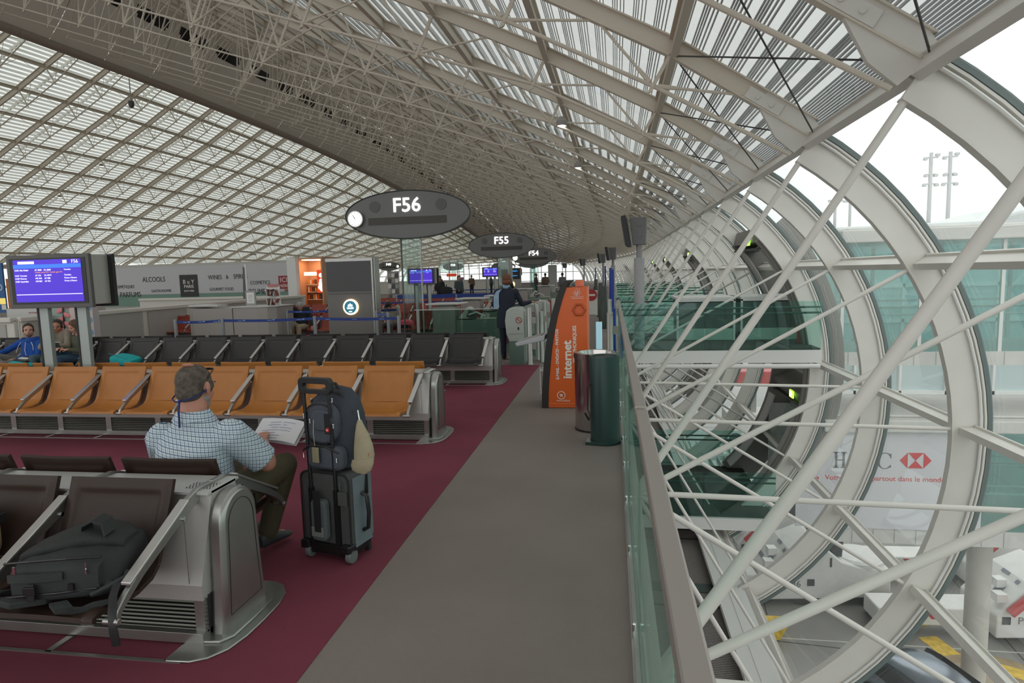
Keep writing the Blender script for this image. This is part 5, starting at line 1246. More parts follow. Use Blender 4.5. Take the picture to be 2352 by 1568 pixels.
def person(label, loc, rz, J, skin, hair, hstyle, top, bottom, shoe, vox=.014, s=1, bulk=1, fine=True, beard=None, sleeve='long', skirt=None, name='person', flat=False):
    t = thing(name, label, 'person', loc, rz)
    J = {k: V(v) for k, v in J.items()}
    mb = MB(); L, M = headmesh(mb, J['head'], J['face'], J.get('up', V((0, 0, 1))), s)
    mb.cap(J['neck'], J['head']-V(J['face'])*.02+V((0, 0, -.05)), .058*s*min(1.15, bulk), .054*s*min(1.15, bulk), 14)
    ch, pe = J['chest'], J['pelvis']
    ax = (J['sb']-J['sa']).normalized(); fw = ax.cross(V((0, 0, 1))).normalized()
    if fw.dot(V(J.get('tf', (0, -1, 0)))) < 0: fw = -fw
    def torso(mb, g, lo=0):
        hw = (J['sb']-J['sa']).length/2
        nk = J['neck']
        R_ = [(pe-V((0, 0, .05)), .15*bulk, .115*bulk), (pe+V((0, 0, .05)), .16*bulk, .125*bulk), (seg(pe, ch, .4), .150*bulk, .125*bulk*(1.1 if bulk > 1.1 else 1)), (seg(pe, ch, .75), .160*bulk, .120*bulk), (ch, hw*.93, .115*bulk), (seg(ch, (J['sa']+J['sb'])/2, .6), hw*.96, .10*bulk), ((J['sa']+J['sb'])/2+V((0, 0, .015)), hw*.86, .075*bulk), (seg((J['sa']+J['sb'])/2, nk, .5), hw*.60, .070*bulk), (nk, .062*s*bulk**.5, .058*s*bulk**.5)]
        mb.loft([(c, ax*(a+g), fw*(b+g), .85) for c, a, b in R_[lo:]], n=24)
        for k in ('sa', 'sb'): mb.ball(J[k]-V((0, 0, .012)), (.058*bulk+g, .060*bulk+g, .056*bulk+g))
    torso(mb, -.01)
    for q in 'ab':
        mb.cap(J['s'+q], J['e'+q], .048*bulk*s, .039*bulk*s, 12); mb.cap(J['e'+q], seg(J['e'+q], J['w'+q], .35), .040*bulk*s, .038*bulk*s, 12); mb.tube(seg(J['e'+q], J['w'+q], .3), J['w'+q], .039*bulk*s, .027*s, 12); mb.ball(J['w'+q], .027*s)
        hd = J.get('hd'+q, J['w'+q]-J['e'+q]); hn = J.get('hn'+q, V((0, 0, -1)))
        hand(mb, J['w'+q], hd, hn, 1 if q == 'a' else -1, J.get('curl'+q, V((.5, 0, 0)))[0], s)
        mb.cap(J['h'+q], J['k'+q], .078*bulk*s, .055*s, 12); mb.cap(J['k'+q], J['a'+q], .055*s, .038*s, 12)
        mb.cap(J['a'+q]+V((0, 0, -.03)), J['a'+q]+V(J['f'+q])*.12+V((0, 0, -.05)), .035*s, .03*s, 8)
    body = mb.build('body', skin, t); remesh(body, vox*.62 if fine else vox, 3)
    facebits(t, L, M, s, body, beard, hair)
    if hair: hairmesh(t, L, M, s, hair, hstyle)
    # shirt
    mb = MB(); torso(mb, .012)
    for q in 'ab':
        if sleeve == 'long':
            mb.cap(J['s'+q], J['e'+q], .060*bulk*s, .052*bulk*s, 14); mb.cap(J['e'+q], seg(J['e'+q], J['w'+q], .93), .052*bulk*s, .038*s, 14)
        else:
            e = seg(J['s'+q], J['e'+q], .86); mb.tube(seg(J['s'+q], J['e'+q], -.02), e, .070*bulk*s, .066*bulk*s, 18); mb.ball(J['s'+q], .070*bulk)
    tp = mb.build('top', top, t); remesh(tp, vox, 4)
    # trousers
    mb = MB(); mb.loft([(pe+V((0, 0, .07)), ax*.165*bulk, fw*.135*bulk, .85), (pe, ax*.175*bulk, fw*.14*bulk, .85), (pe-V((0, 0, .07)), ax*.16*bulk, fw*.13*bulk, .85)], n=20)
    for q in 'ab':
        if skirt: continue
        mb.cap(J['h'+q], J['k'+q], .092*bulk*s, .070*s, 14); mb.cap(J['k'+q], seg(J['k'+q], J['a'+q], .95), .070*s, .056*s, 14)
    if skirt: mb.loft([(pe+V((0, 0, .1)), ax*.16, fw*.12), (pe-V((0, 0, .1)), ax*.19, fw*.15), (V((pe.x, pe.y, skirt)), ax*.17, fw*.14)], n=24)
    bt = mb.build('skirt' if skirt else 'trousers', bottom, t); remesh(bt, vox, 3)
    for q in 'ab':
        f = V(J['f'+q]).normalized(); a = J['a'+q]; sd = f.cross(V((0, 0, 1))).normalized(); z0 = a.z-.085
        mb = MB(); c = lambda d, z: V((a.x, a.y, 0))+V((f.x, f.y, 0))*d+V((0, 0, z0+z))+V((0, 0, f.z*d))
        mb.loft([(c(-.07, .05), sd*.025, V((0, 0, .035))), (c(-.045, .055), sd*.038, V((0, 0, .052))), (c(.02, .055), sd*.040, V((0, 0, .050))), (c(.09, .040), sd*.046, V((0, 0, .036))), (c(.16, .030), sd*.042, V((0, 0, .026))), (c(.20, .024), sd*.022, V((0, 0, .016)))], n=16)
        mb.build('shoe', shoe, t, smooth=True)
    return t, body, tp, L, M, J
def sit(knee_gap=.12, seat=.47, lean=0, h=1.0):
    return dict(pelvis=(0, 0, seat+.03), chest=(0, .03-lean, seat+.34*h), neck=(0, .0-lean, seat+.56*h), head=(0, -.03-lean, seat+.71*h), face=(0, -1, -.1),
                sa=(-.17, .02-lean, seat+.49*h), sb=(.17, .02-lean, seat+.49*h), ea=(-.25, -.08-lean, seat+.22*h), eb=(.25, -.08-lean, seat+.22*h), wa=(-.10, -.28-lean, seat+.18), wb=(.10, -.28-lean, seat+.18),
                ha=(-.09, -.02, seat), hb=(.09, -.02, seat), ka=(-knee_gap, -.44, seat+.05), kb=(knee_gap, -.44, seat+.05), aa=(-knee_gap, -.46, .10), ab=(knee_gap, -.46, .10), fa=(0, -1, 0), fb=(0, -1, 0))
def stand(h=1.72, gap=.09):
    k = h/1.72
    return dict(pelvis=(0, 0, .93*k), chest=(0, .0, 1.24*k), neck=(0, .01, 1.46*k), head=(0, -.01, 1.60*k), face=(0, -1, 0), sa=(-.17, 0, 1.40*k), sb=(.17, 0, 1.40*k), ea=(-.22, .02, 1.12*k), eb=(.22, .02, 1.12*k), wa=(-.22, -.05, .87*k), wb=(.22, -.05, .87*k),
                ha=(-.09, 0, .90*k), hb=(.09, 0, .90*k), ka=(-gap, -.01, .49*k), kb=(gap, -.01, .49*k), aa=(-gap, .02, .09), ab=(gap, .02, .09), fa=(0, -1, 0), fb=(0, -1, 0))
def checked(name, base, line, per=.024, wd=.0042):
    m = mat(name, base, .75); nt = m.node_tree; b = nt.nodes['Principled BSDF']; tc = nt.nodes.new('ShaderNodeTexCoord'); sp = nt.nodes.new('ShaderNodeSeparateXYZ'); nt.links.new(tc.outputs['Object'], sp.inputs[0])
    outs = []
    ys = nt.nodes.new('ShaderNodeMath'); ys.operation = 'MULTIPLY_ADD'; ys.inputs[1].default_value = .8; nt.links.new(sp.outputs['Y'], ys.inputs[0]); nt.links.new(sp.outputs['X'], ys.inputs[2])
    zs = nt.nodes.new('ShaderNodeMath'); zs.operation = 'MULTIPLY_ADD'; zs.inputs[1].default_value = .12; nt.links.new(sp.outputs['X'], zs.inputs[0]); nt.links.new(sp.outputs['Z'], zs.inputs[2])
    for src, w_ in ((ys, wd), (zs, wd)):
        for off, ww in ((0, w_), (per*.5, w_*.35)):
            a = nt.nodes.new('ShaderNodeMath'); a.operation = 'ADD'; a.inputs[1].default_value = 10+off; nt.links.new(src.outputs[0], a.inputs[0])
            q = nt.nodes.new('ShaderNodeMath'); q.operation = 'MODULO'; q.inputs[1].default_value = per; nt.links.new(a.outputs[0], q.inputs[0])
            c = nt.nodes.new('ShaderNodeMath'); c.operation = 'LESS_THAN'; c.inputs[1].default_value = ww; nt.links.new(q.outputs[0], c.inputs[0]); outs.append(c)
    cur = outs[0]
    for o in outs[1:]:
        x = nt.nodes.new('ShaderNodeMath'); x.operation = 'MAXIMUM'; nt.links.new(cur.outputs[0], x.inputs[0]); nt.links.new(o.outputs[0], x.inputs[1]); cur = x
    mx = nt.nodes.new('ShaderNodeMix'); mx.data_type = 'RGBA'; mx.inputs[6].default_value = (*base, 1); mx.inputs[7].default_value = (*line, 1); nt.links.new(cur.outputs[0], mx.inputs[0]); nt.links.new(mx.outputs[2], b.inputs['Base Color'])
    return m
def cloth(n, c, r=.85): return mat(n, c, r, bump=.25, bscale=60, noise=.10, nscale=9)
# ---- main seated man, seen from behind
SHIRT = checked('checked_shirt', (.60, .68, .73), (.06, .12, .20), .024, .0036)
KH = cloth('olive_trousers', (.095, .080, .045)); GH = mat('grey_hair', (.105, .085, .068), .8, bump=.8, bscale=120, noise=.45, nscale=40)
J = dict(pelvis=(0, .33, .50), chest=(-.01, .30, .79), neck=(-.005, .33, 1.0), head=(-.01, .37, 1.145), face=(.10, 1, -.20), up=(-.03, .08, 1), tf=(0, 1, 0),
         sa=(-.205, .32, .865), sb=(.20, .34, .885), ea=(-.30, .46, .66), eb=(.325, .50, .665), wa=(-.08, .80, .72), wb=(.17, .72, .745), hda=(.6, .7, .1), hna=(.3, .6, -.6), hdb=(-.45, .80, .12), hnb=(.0, .3, -.9), curla=(.5, 0, 0), curlb=(.45, 0, 0),
         ha=(-.11, .38, .47), hb=(.11, .38, .47), ka=(-.13, .82, .52), kb=(.27, .80, .56), aa=(-.12, .86, .10), ab=(.15, .74, .115), fa=(0, 1, 0), fb=(.25, 1, -.05))
t, body, tp, L, M, JJ = person('grey haired man in a checked shirt seen from behind, reading on the front bench', (-2.375, 2.90, 0), 0, J, SK2, GH, 'crop', SHIRT, KH, mat('dark_shoe', (.05, .055, .06), .6), vox=.011, s=1.13, bulk=1.22, sleeve='short', beard=mat('grey_beard', (.30, .28, .26), .8, bump=.6, bscale=150))
mb = MB(); nk = JJ['neck']   # collar
for i, (z, r) in enumerate(((-.035, .105), (-.0, .085), (.028, .080))): pass
mb.loft([(nk+V((0, -.005, -.05)), V((.115, 0, 0)), V((0, .10, 0))), (nk+V((0, 0, -.005)), V((.088, 0, 0)), V((0, .082, 0))), (nk+V((0, 0, .022)), V((.080, 0, 0)), V((0, .076, 0))), (nk+V((0, -.004, .012)), V((.094, 0, 0)), V((0, .088, 0))), (nk+V((0, -.006, -.03)), V((.118, 0, 0)), V((0, .104, 0)))], n=28, caps=False); mb.build('collar', SHIRT, t, smooth=True)
mb = MB()
for q in 'ab':
    a = seg(JJ['s'+q], JJ['e'+q], .80); b = seg(JJ['s'+q], JJ['e'+q], .89); d = (b-a).normalized(); mb.tube(a, b, .087, .088, 22, False)
mb.build('cuffs', SHIRT, t, smooth=True, solid=.004)
NAVY = mat('navy_cord', (.01, .02, .12), .6)
mb = MB(); P = [L(.088, -.005, -.002), L(.084, -.04, -.028), L(.060, -.088, -.058), L(.02, -.112, -.072), L(-.02, -.110, -.075), L(-.06, -.088, -.06), L(-.086, -.03, -.03), L(-.09, .0, .0)]
mb.path(P, .0042, 6); b_ = L(.012, -.118, -.073); mb.path([b_, b_+V((.0, -.012, -.05)), b_+V((-.004, -.012, -.145))], .006, 6); mb.ball(b_, .010); mb.build('glasses_cord', NAVY, t, smooth=True)
mb = MB(); mb.path([L(.082, -.01, .045), L(.07, .04, .092), L(-.07, .04, .092), L(-.082, -.01, .045)], .004, 6)
for sx in (-1, 1): mb.ball(L(sx*.034, .052, .098), (.028, .020, .005), M, 12, 6)
mb.build('sunglasses', BLACK, t)
mb = MB(); mb.ball(L(.0, -.055, .108), (.033, .035, .012), M, 14, 8); mb.build('bald_patch', SK2, t, smooth=True)
mb = MB(); mb.box((.235, .42, .44), (.05, .09, .11)); mb.path([(.235, .37, .46), (.20, .36, .45)], .015, 6); mb.build('belt_pouch', BLACK, t, bevel=.012)
mb = MB(); mb.loft([((.02, .31, .50), V((.225, 0, 0)), V((0, .17, 0)), .85), ((.04, .32, .42), V((.215, 0, 0)), V((0, .165, 0)), .85), ((.06, .34, .34), V((.17, 0, 0)), V((0, .14, 0)), .85)], n=24, caps=False); mb.build('shirt_tail', SHIRT, t, smooth=True, solid=.004)
# papers in his hands
t = thing('paper_sheets', 'white printed sheets held by the man in the checked shirt', 'papers', (-2.165, 3.68, .765), R(-6)); PAP = mat('paper', (.72, .72, .74), .7)
for i in range(3):
    mb = MB(); mb.grid(lambda u, v: (-.165+.33*u+i*.004, -.02+.14*v+.02*math.sin(u*3)+i*.006, -.055+.11*v+.015*math.sin(u*PI+i)), 10, 4); mb.build('sheet', PAP, t, smooth=True)
mb = MB(); random.seed(9)
for r in range(7):
    v = .1+.12*r
    for c in range(random.randint(2, 4)):
        u = random.uniform(.12, .6); w_ = random.uniform(.08, .3); P = [(-.165+.33*(u+w_*j/3), -.02+.14*v+.02*math.sin((u+w_*j/3)*3)-.003, -.055+.11*v+.015*math.sin((u+w_*j/3)*PI)+.002) for j in range(4)]; mb.path(P, .0012, 4)
mb.build('print_lines', mat('ink_blue', (.25, .25, .42), .7), t)

# ---- three people on the black bench
BH = mat('dark_hair', (.035, .022, .015), .7, bump=.5, bscale=150); BRH = mat('brown_hair', (.11, .055, .025), .6, bump=.6, bscale=150, noise=.3, nscale=30); JEAN = cloth('blue_jeans', (.025, .06, .10)); GRT = cloth('grey_trousers', (.17, .155, .14)); GRJ = cloth('pale_jeans', (.07, .11, .13))
J = sit(lean=-.03); J.update(head=(.02, .0, 1.04), neck=(.03, .03, .895), chest=(.04, .03, .70), sa=(-.15, .03, .84), sb=(.20, .04, .82), face=(.80, -.8, -.05), ea=(-.33, -.12, .70), wa=(-.42, -.38, .60), eb=(.27, -.10, .60), wb=(.0, -.28, .56), hda=(-.3, -.8, -.1), hdb=(-.9, -.3, 0), ka=(-.28, -.45, .64), kb=(-.02, -.5, .50), aa=(.12, -.55, .42), ab=(-.05, -.5, .10), fa=(.6, -.6, 0))
BLT = cloth('royal_blue_fleece', (.006, .07, .33)); BLT2 = BLT
t, body, tp, L, M, JJ = person('young man in a royal blue hooded top slouching on the black bench', (-10.17, 9.60, -.06), 0, J, SK3, BH, 'short', BLT, GRT, DGREY, vox=.013, beard=mat('stubble', (.20, .11, .08), .8))
mb = MB(); nk = JJ['neck']; mb.loft([(nk+V((0, .02, -.06)), V((.13, 0, 0)), V((0, .11, 0))), (nk+V((0, .03, -.01)), V((.10, 0, 0)), V((0, .09, 0))), (nk+V((0, .03, .02)), V((.09, 0, .0)), V((0, .08, 0)))], n=20, caps=False); mb.build('hood', BLT, t, smooth=True, solid=.02)
mb = MB(); mb.path([(-.08, -.075, .84), (-.12, -.10, .76), (-.16, -.11, .66)], .005, 5); mb.path([(.12, -.07, .84), (.17, -.09, .78), (.18, -.10, .70)], .005, 5); mb.path([(.03, -.09, .84), (.03, -.12, .70), (.05, -.12, .60)], .005, 5); mb.build('zip_and_cords', WP, t)
t = thing('dark_camera', 'black camera on the knee of the man in blue', 'camera', (-10.45, 9.05, .50)); MB().box((0, 0, .05), (.15, .08, .10)).build('camera_body', BLACK, t, bevel=.01); mb = MB(); mb.tube((.05, -.12, .05), (.05, 0, .05), .045, n=18); mb.build('lens', BLACK, t, smooth=True); mb = MB(); mb.lathe([(.03, 0), (.034, .002)], n=16); o = mb.build('lens_ring', CHROME, t); o.rotation_euler = (PI/2, 0, 0); o.location = (.05, -.121, .05)
o = tag(MB().box((0, 0, .01), (.36, .26, .035)).build('paper_bag', WP, bevel=.01), 'white crumpled paper lying on the seat in front of the man in blue', 'paper'); o.location = (-10.1, 9.15, .42)
J = sit(); J.update(face=(.45, -.9, -.2), head=(.02, -.04, 1.04), wa=(-.02, -.17, .93), ea=(-.10, -.28, .70), hda=(-.3, .2, .9), hna=(0, 1, 0), curla=(.9, 0, 0), eb=(.26, -.12, .70), wb=(.18, -.33, .72), neck=(0, 0, .90))
t, body, tp, L, M, JJ = person('dark haired man in a beige top resting his chin on his hand', (-9.60, 9.66, 0), 0, J, SK1, BH, 'short', cloth('beige_knit', (.26, .22, .17)), GRJ, DGREY, vox=.013)
mb = MB(); w_ = JJ['wa'].lerp(JJ['ea'], .12); d = (JJ['ea']-JJ['wa']).normalized(); mb.tube(w_, w_+d*.025, .034, n=16); mb.build('watch', BLACK, t)
J = sit(); J.update(face=(-.35, -.9, -.45), head=(-.02, -.06, 1.035), neck=(0, .0, .88), chest=(0, .03, .68), sa=(-.15, .02, .83), sb=(.15, .02, .83), ea=(-.18, -.14, .60), wa=(-.06, -.32, .68), eb=(.22, -.12, .60), wb=(.05, -.31, .66), hda=(0, -1, .2), hdb=(-.6, -.6, .1), ka=(-.20, -.42, .66), kb=(.02, -.48, .52), aa=(-.28, -.55, .30), ab=(.04, -.5, .10), fa=(-.3, -1, -.4), curla=(.8, 0, 0), curlb=(.8, 0, 0))
t, body, tp, L, M, JJ = person('woman with long brown hair in an olive top reading a tablet on the black bench', (-9.20, 9.66, 0), 0, J, SK3, BRH, 'long', cloth('olive_top', (.085, .095, .06)), JEAN, DGREY, vox=.013, s=.96)
t = thing('tablet', 'dark tablet held up by the woman in the olive top', 'tablet', (-9.34, 9.27, .72), R(8)); o = MB().box((0, 0, 0), (.22, .012, .16), rot=(.45, 0, 0)).build('screen_body', mat('tablet_dark', (.03, .045, .045), .3), t, bevel=.004); MB().box((0, -.0, .078), (.22, .02, .006)).build('white_edge', WP, t)
t = thing('open_book', 'open dark folder with white sheet on a teal bag between the seated men', 'book', (-9.86, 9.22, .50), R(-10)); MB().box((0, 0, .02), (.30, .22, .02), rot=(.15, .1, 0)).build('cover', BLACK, t, bevel=.004); MB().box((-.02, -.01, .035), (.16, .07, .012), rot=(.15, .1, .3)).build('sheet', WP, t)
TEALB = cloth('teal_fabric', (.01, .36, .38))
def softbag(name, label, cat, loc, rz, mt, size, tilt=(0, 0, 0), seedn=1):
    t = thing(name, label, cat, loc, rz); random.seed(seedn); E_ = Euler(tilt).to_matrix(); a, b, c = size
    mb = MB(); mb.loft([(E_ @ V((x*a, (.04*math.sin(x*5))*b, c*.5+.02*math.cos(x*4)*c)), E_ @ V((0, b*.5*w_, 0)), E_ @ V((0, 0, c*.5*h_)), .55) for x, w_, h_ in ((-.5, .70, .35), (-.47, .92, .75), (-.3, 1, .95), (0, 1.02, 1), (.3, 1, .9), (.47, .9, .7), (.5, .7, .4))], n=28)
    mb.build('bag_body', mt, t, smooth=True); return t
t = softbag('teal_bag', 'bright teal fabric laptop sleeve lying on a black seat', 'bag', (-8.12, 9.42, .40), R(-8), TEALB, (.42, .30, .15), (.12, .20, 0)); mb = MB(); mb.path([(-.20, -.15, .20), (0, -.16, .155), (.2, -.155, .10)], .005, 5); mb.build('zip', mat('teal_dark', (.01, .22, .24), .6), t)
t = softbag('teal_bag', 'bright teal sleeve under the dark folder beside the man in blue', 'bag', (-9.88, 9.22, .40), R(12), TEALB, (.40, .28, .10), (.05, .05, 0)); MB().box((0, -.14, .05), (.3, .01, .01)).build('zip', MATS['teal_dark'], t)

# ---- grey haired man in red seats
J = sit(); J.update(face=(.35, -.9, -.2), head=(0, -.06, 1.02), ka=(-.18, -.42, .62), aa=(-.05, -.55, .32), fa=(-.2, -1, .3), kb=(.14, -.46, .50), wb=(.34, -.12, .50), eb=(.28, 0, .66), wa=(-.20, -.30, .60))
person('grey haired man in a black jacket and khaki trousers sitting on the red bench', (-8.25, 15.85, 0), 0, J, SK2, mat('silver_hair', (.33, .32, .30), .8, bump=.5, bscale=90), 'fluffy', cloth('black_jacket', (.018, .022, .025)), cloth('khaki', (.36, .30, .20)), DGREY, vox=.018, fine=False)
J = sit(); J.update(head=(-.02, -.12, .98), face=(-.4, -1, -.6), neck=(0, -.05, .88), wa=(-.02, -.22, .84), ea=(-.2, -.2, .62), hda=(0, .1, 1))
t, body, tp, L, M, JJ = person('person in a cream jacket and dark cap bent over on the far red bench', (-5.75, 15.9, 0), 0, J, SK1, BH, 'short', cloth('cream_jacket', (.42, .38, .30)), DGREY, DGREY, vox=.018, fine=False)
mb = MB(); mb.ball(L(0, -.01, .06), (.095, .11, .075), M); mb.ball(L(0, .12, .045), (.06, .06, .012), M); mb.build('cap', BLACK, t, smooth=True)
t = softbag('pink_bag', 'small pink and dark bag on the red seat beside the person in cream', 'bag', (-5.35, 15.9, .40), 0, mat('hot_pink', (.8, .10, .15), .6), (.35, .25, .22)); MB().box((0, -.13, .05), (.3, .02, .08)).build('dark_trim', BLACK, t)
t = thing('rolling_bag', 'black rolling bag with raised handle beside the grey haired seated man', 'suitcase', (-9.75, 15.75, 0)); MB().box((.1, 0, .14), (.48, .32, .26)).build('bag_body', BLACK, t, bevel=.05); mb = MB(); mb.path([(-.15, 0, .2), (-.17, 0, 1.0), (-.06, 0, 1.0), (-.05, 0, .25)], .012, 6); mb.build('handle', BLACK, t)
# ---- uniformed woman at the gate, seen from behind
J = stand(1.76); J.update(face=(.15, 1, 0), tf=(0, 1, 0), sa=(-.185, 0, 1.39), sb=(.185, 0, 1.39), eb=(.30, .10, 1.12), wb=(.47, .22, 1.16), hdb=(1, .2, 0), ea=(-.28, .08, 1.12), wa=(-.34, .25, 1.16), hda=(-.3, .9, .1), fa=(0, 1, 0), fb=(0, 1, 0), head=(.02, 0, 1.63))
NV = cloth('navy_uniform', (.014, .020, .035)); t, body, tp, L, M, JJ = person('airline woman in a navy uniform with a brown bob, standing with her back turned', (-2.12, 12.65, 0), 0, J, SK3, mat('chestnut_hair', (.15, .055, .025), .5, bump=.6, bscale=120, noise=.3, nscale=40), 'bob', NV, NV, BLACK, vox=.013, s=.98, bulk=1.04)
LB = cloth('light_blue_scarf', (.28, .42, .55)); mb = MB(); nk = JJ['neck']; mb.loft([(nk+V((0, 0, -.04)), V((.10, 0, 0)), V((0, .09, 0))), (nk+V((0, 0, .02)), V((.07, 0, 0)), V((0, .07, 0))), (nk+V((0, 0, .04)), V((.066, 0, 0)), V((0, .066, 0)))], n=20, caps=False); mb.strip([nk+V((-.03, -.085, -.03)), nk+V((-.13, -.10, -.07)), nk+V((-.19, -.11, -.16)), nk+V((-.195, -.12, -.32)), nk+V((-.19, -.12, -.44))], (.055, 0, .02), (0, .006, 0)); mb.build('scarf', LB, t, smooth=True)
mb = MB(); mb.loft([((0, 0, 1.0), V((.19, 0, 0)), V((0, .15, 0)), .85), ((0, 0, .80), V((.215, 0, 0)), V((0, .17, 0)), .85), ((0, 0, .66), V((.21, 0, 0)), V((0, .165, 0)), .85)], n=24); mb.build('jacket_hem', NV, t, smooth=True)
t = thing('boarding_pass_scanner', 'small handheld device in the uniformed woman hand', 'device', (-1.56, 12.9, 1.17)); MB().box((0, 0, .02), (.16, .07, .03)).build('scanner_body', DGREY, t, bevel=.008); MB().box((.08, 0, .02), (.06, .05, .02)).build('white_tip', WP, t)
# ---- distant people
cols = [cloth('c_black', (.02, .02, .022)), cloth('c_slate', (.06, .075, .09)), cloth('c_brown', (.15, .10, .07)), cloth('c_wine', (.16, .04, .04)), cloth('c_grey', (.16, .16, .16))]
SP = [(-8.3, 30.0, 0, 'black coat carrying a big bag beside the second blue screen'), (-7.5, 30.6, 40, 'black coat bending right of the second blue screen'), (-15.4, 52, 30, 'dark suit queueing left among the far group'), (-13.8, 50, -20, 'dark jacket in the middle of the far group'), (-12.9, 53, 10, 'dark jacket at the right of the far group'), (-14.6, 47, 160, 'brown coat at the far white counter'), (-9.4, 49, 90, 'slate suit standing alone before the third blue screen'), (-11.2, 50, 20, 'tan coat walking left of the lone standing traveller'),
      (-28.0, 60, 10, 'black coat below the small F49 sign'), (-26.0, 61, 60, 'wine red top below the small F49 sign'), (-24.3, 60, 0, 'dark coat left of the second blue screen, far off'), (-29.6, 60, 0, 'slate coat at the far left of the distant queue'), (-4.6, 44, 180, 'dark suit standing at the farthest gate counter'), (-5.3, 44.5, 90, 'dark suit leaning at the farthest gate counter'), (-3.1, 40, 200, 'dark jacket right of the leaning clerk'), (-4.6, 27.8, 180, 'grey shirt behind the fourth gate counter')]
protoP = {}
for i, (x, y, rz, l) in enumerate(SP):
    key = i % 5
    if key not in protoP:
        J = stand(1.72); J.update(ea=(-.25, -.05, 1.13), wa=(-.15, -.25, 1.0), wb=(.24, .02, .86))
        t = person('distant person in a '+l, (x, y, 0), R(rz), J, SK3 if key % 2 else SK1, BH if key != 1 else BRH, 'short', cols[key], cols[0] if key != 3 else JEAN, BLACK, vox=.03, fine=False)[0]; protoP[key] = t
    else: dup(protoP[key], (x, y, 0), R(rz), 'distant person in a '+l)
t = softbag('shoulder_bag', 'large black bag carried by the person beside the second blue screen', 'bag', (-7.9, 29.7, .75), 0, cols[0], (.55, .3, .45))
MB().box((0, 0, .4), (.04, .04, .3)).build('strap', BLACK, t)

# ================================================================ LUGGAGE
# grey trolley case
t = thing('trolley_case', 'grey upright trolley case with extended handle beside the seated man', 'suitcase', (-1.745, 3.66, 0), R(-14))
CG1 = cloth('case_grey', (.075, .075, .075)); CG2 = cloth('case_blue_grey', (.16, .19, .21)); BKC = cloth('case_black', (.015, .015, .016))
def RB(mb, c, d, r=.03):
    w_, h = d[0], d[2]; o_ = rrect(w_, h, r); mb.prism(o_, lambda a, b: (c[0]+a, c[1]-d[1]/2, c[2]+b), lambda a, b: (c[0]+a, c[1]+d[1]/2, c[2]+b))
mb = MB(); RB(mb, (0, 0, .31), (.37, .21, .50), .05); mb.build('case_body', CG1, t, bevel=.018, smooth=True)
mb = MB(); RB(mb, (.19, .01, .31), (.012, .17, .44), .005); mb.build('side_panel', CG2, t, bevel=.004)
mb = MB(); RB(mb, (0, .115, .31), (.36, .05, .48), .05); mb.build('front_pocket', CG2, t, bevel=.02)
mb = MB(); mb.path([(x, -.107, z+.31) for x, z in rrect(.365, .495, .05)], .006, 6, True); mb.path([(x, .09, z+.31) for x, z in rrect(.375, .505, .05)], .005, 6, True); mb.build('piping', BKC, t)
mb = MB(); RB(mb, (0, -.02, .075), (.36, .20, .07), .01); mb.build('base_shell', BLACK, t, bevel=.01)
for s_ in (-1, 1):
    w0 = MB(); w0.tube((s_*.155, -.10, .045), (s_*.155+.035, -.10, .045), .045, n=24); wh = w0.build('wheel', mat('wheel_grey', (.16, .18, .18), .5), t, smooth=True, bevel=.006)
    MB().box((s_*.155, -.10, .09), (.07, .08, .06)).build('wheel_guard', BLACK, t, bevel=.012); MB().box((s_*.15, .10, .03), (.03, .03, .06)).build('foot', RUBBER, t)
    mb = MB(); mb.box((s_*.095-.0, -.115, .25), (.034, .02, .42)); mb.build('handle_channel', BLACK, t)
    mb = MB(); mb.tube((s_*.095, -.115, .40), (s_*.095-.012, -.118, 1.07), .011, n=12); mb.build('handle_rod', BLACK, t, smooth=True)
mb = MB(); o_ = rrect(.245, .10, .03); i_ = rrect(.175, .035, .012); n = len(o_)
vs = [(a-.012, y, b+1.105) for y in (-.135, -.10) for a, b in o_]+[(a-.012, y, b+1.10) for y in (-.135, -.10) for a, b in i_]
fs = []
for k in range(n):
    j = (k+1) % n; fs += [(k, j, 2*n+j, 2*n+k), (n+k, 3*n+k, 3*n+j, n+j), (k, n+k, n+j, j), (2*n+k, 2*n+j, 3*n+j, 3*n+k)]
mb.add(vs, fs); mb.build('grip', BLACK, t, bevel=.004)
mb = MB(); RB(mb, (-.015, -.14, .27), (.115, .05, .26), .03); pk = mb.build('zipped_pouch', mat('pouch_grey', (.10, .115, .12), .8), t, bevel=.012); MB().box((-.015, -.168, .33), (.05, .006, .26)).build('webbing', BKC, pk); MB().box((-.02, -.168, .20), (.09, .004, .06)).build('pouch_patch', mat('patch_pale', (.22, .23, .21), .7), pk)
mb = MB(); mb.box((.135, -.118, .41), (.075, .014, .085)); mb.path([(.13, -.125, .45), (.13, -.125, .50)], .004, 5); mb.path([(.13+.008*math.cos(a), -.125, .505+.012*math.sin(a)) for a in [i*PI/5 for i in range(10)]], .0025, 5, True); mb.build('name_tag', DGREY, t, bevel=.004)
mb = MB(); mb.path([(.20, .0, .42), (.235, 0, .40), (.245, 0, .30), (.235, 0, .20), (.20, 0, .18)], .013, 8); mb.build('side_handle', BLACK, t, smooth=True)
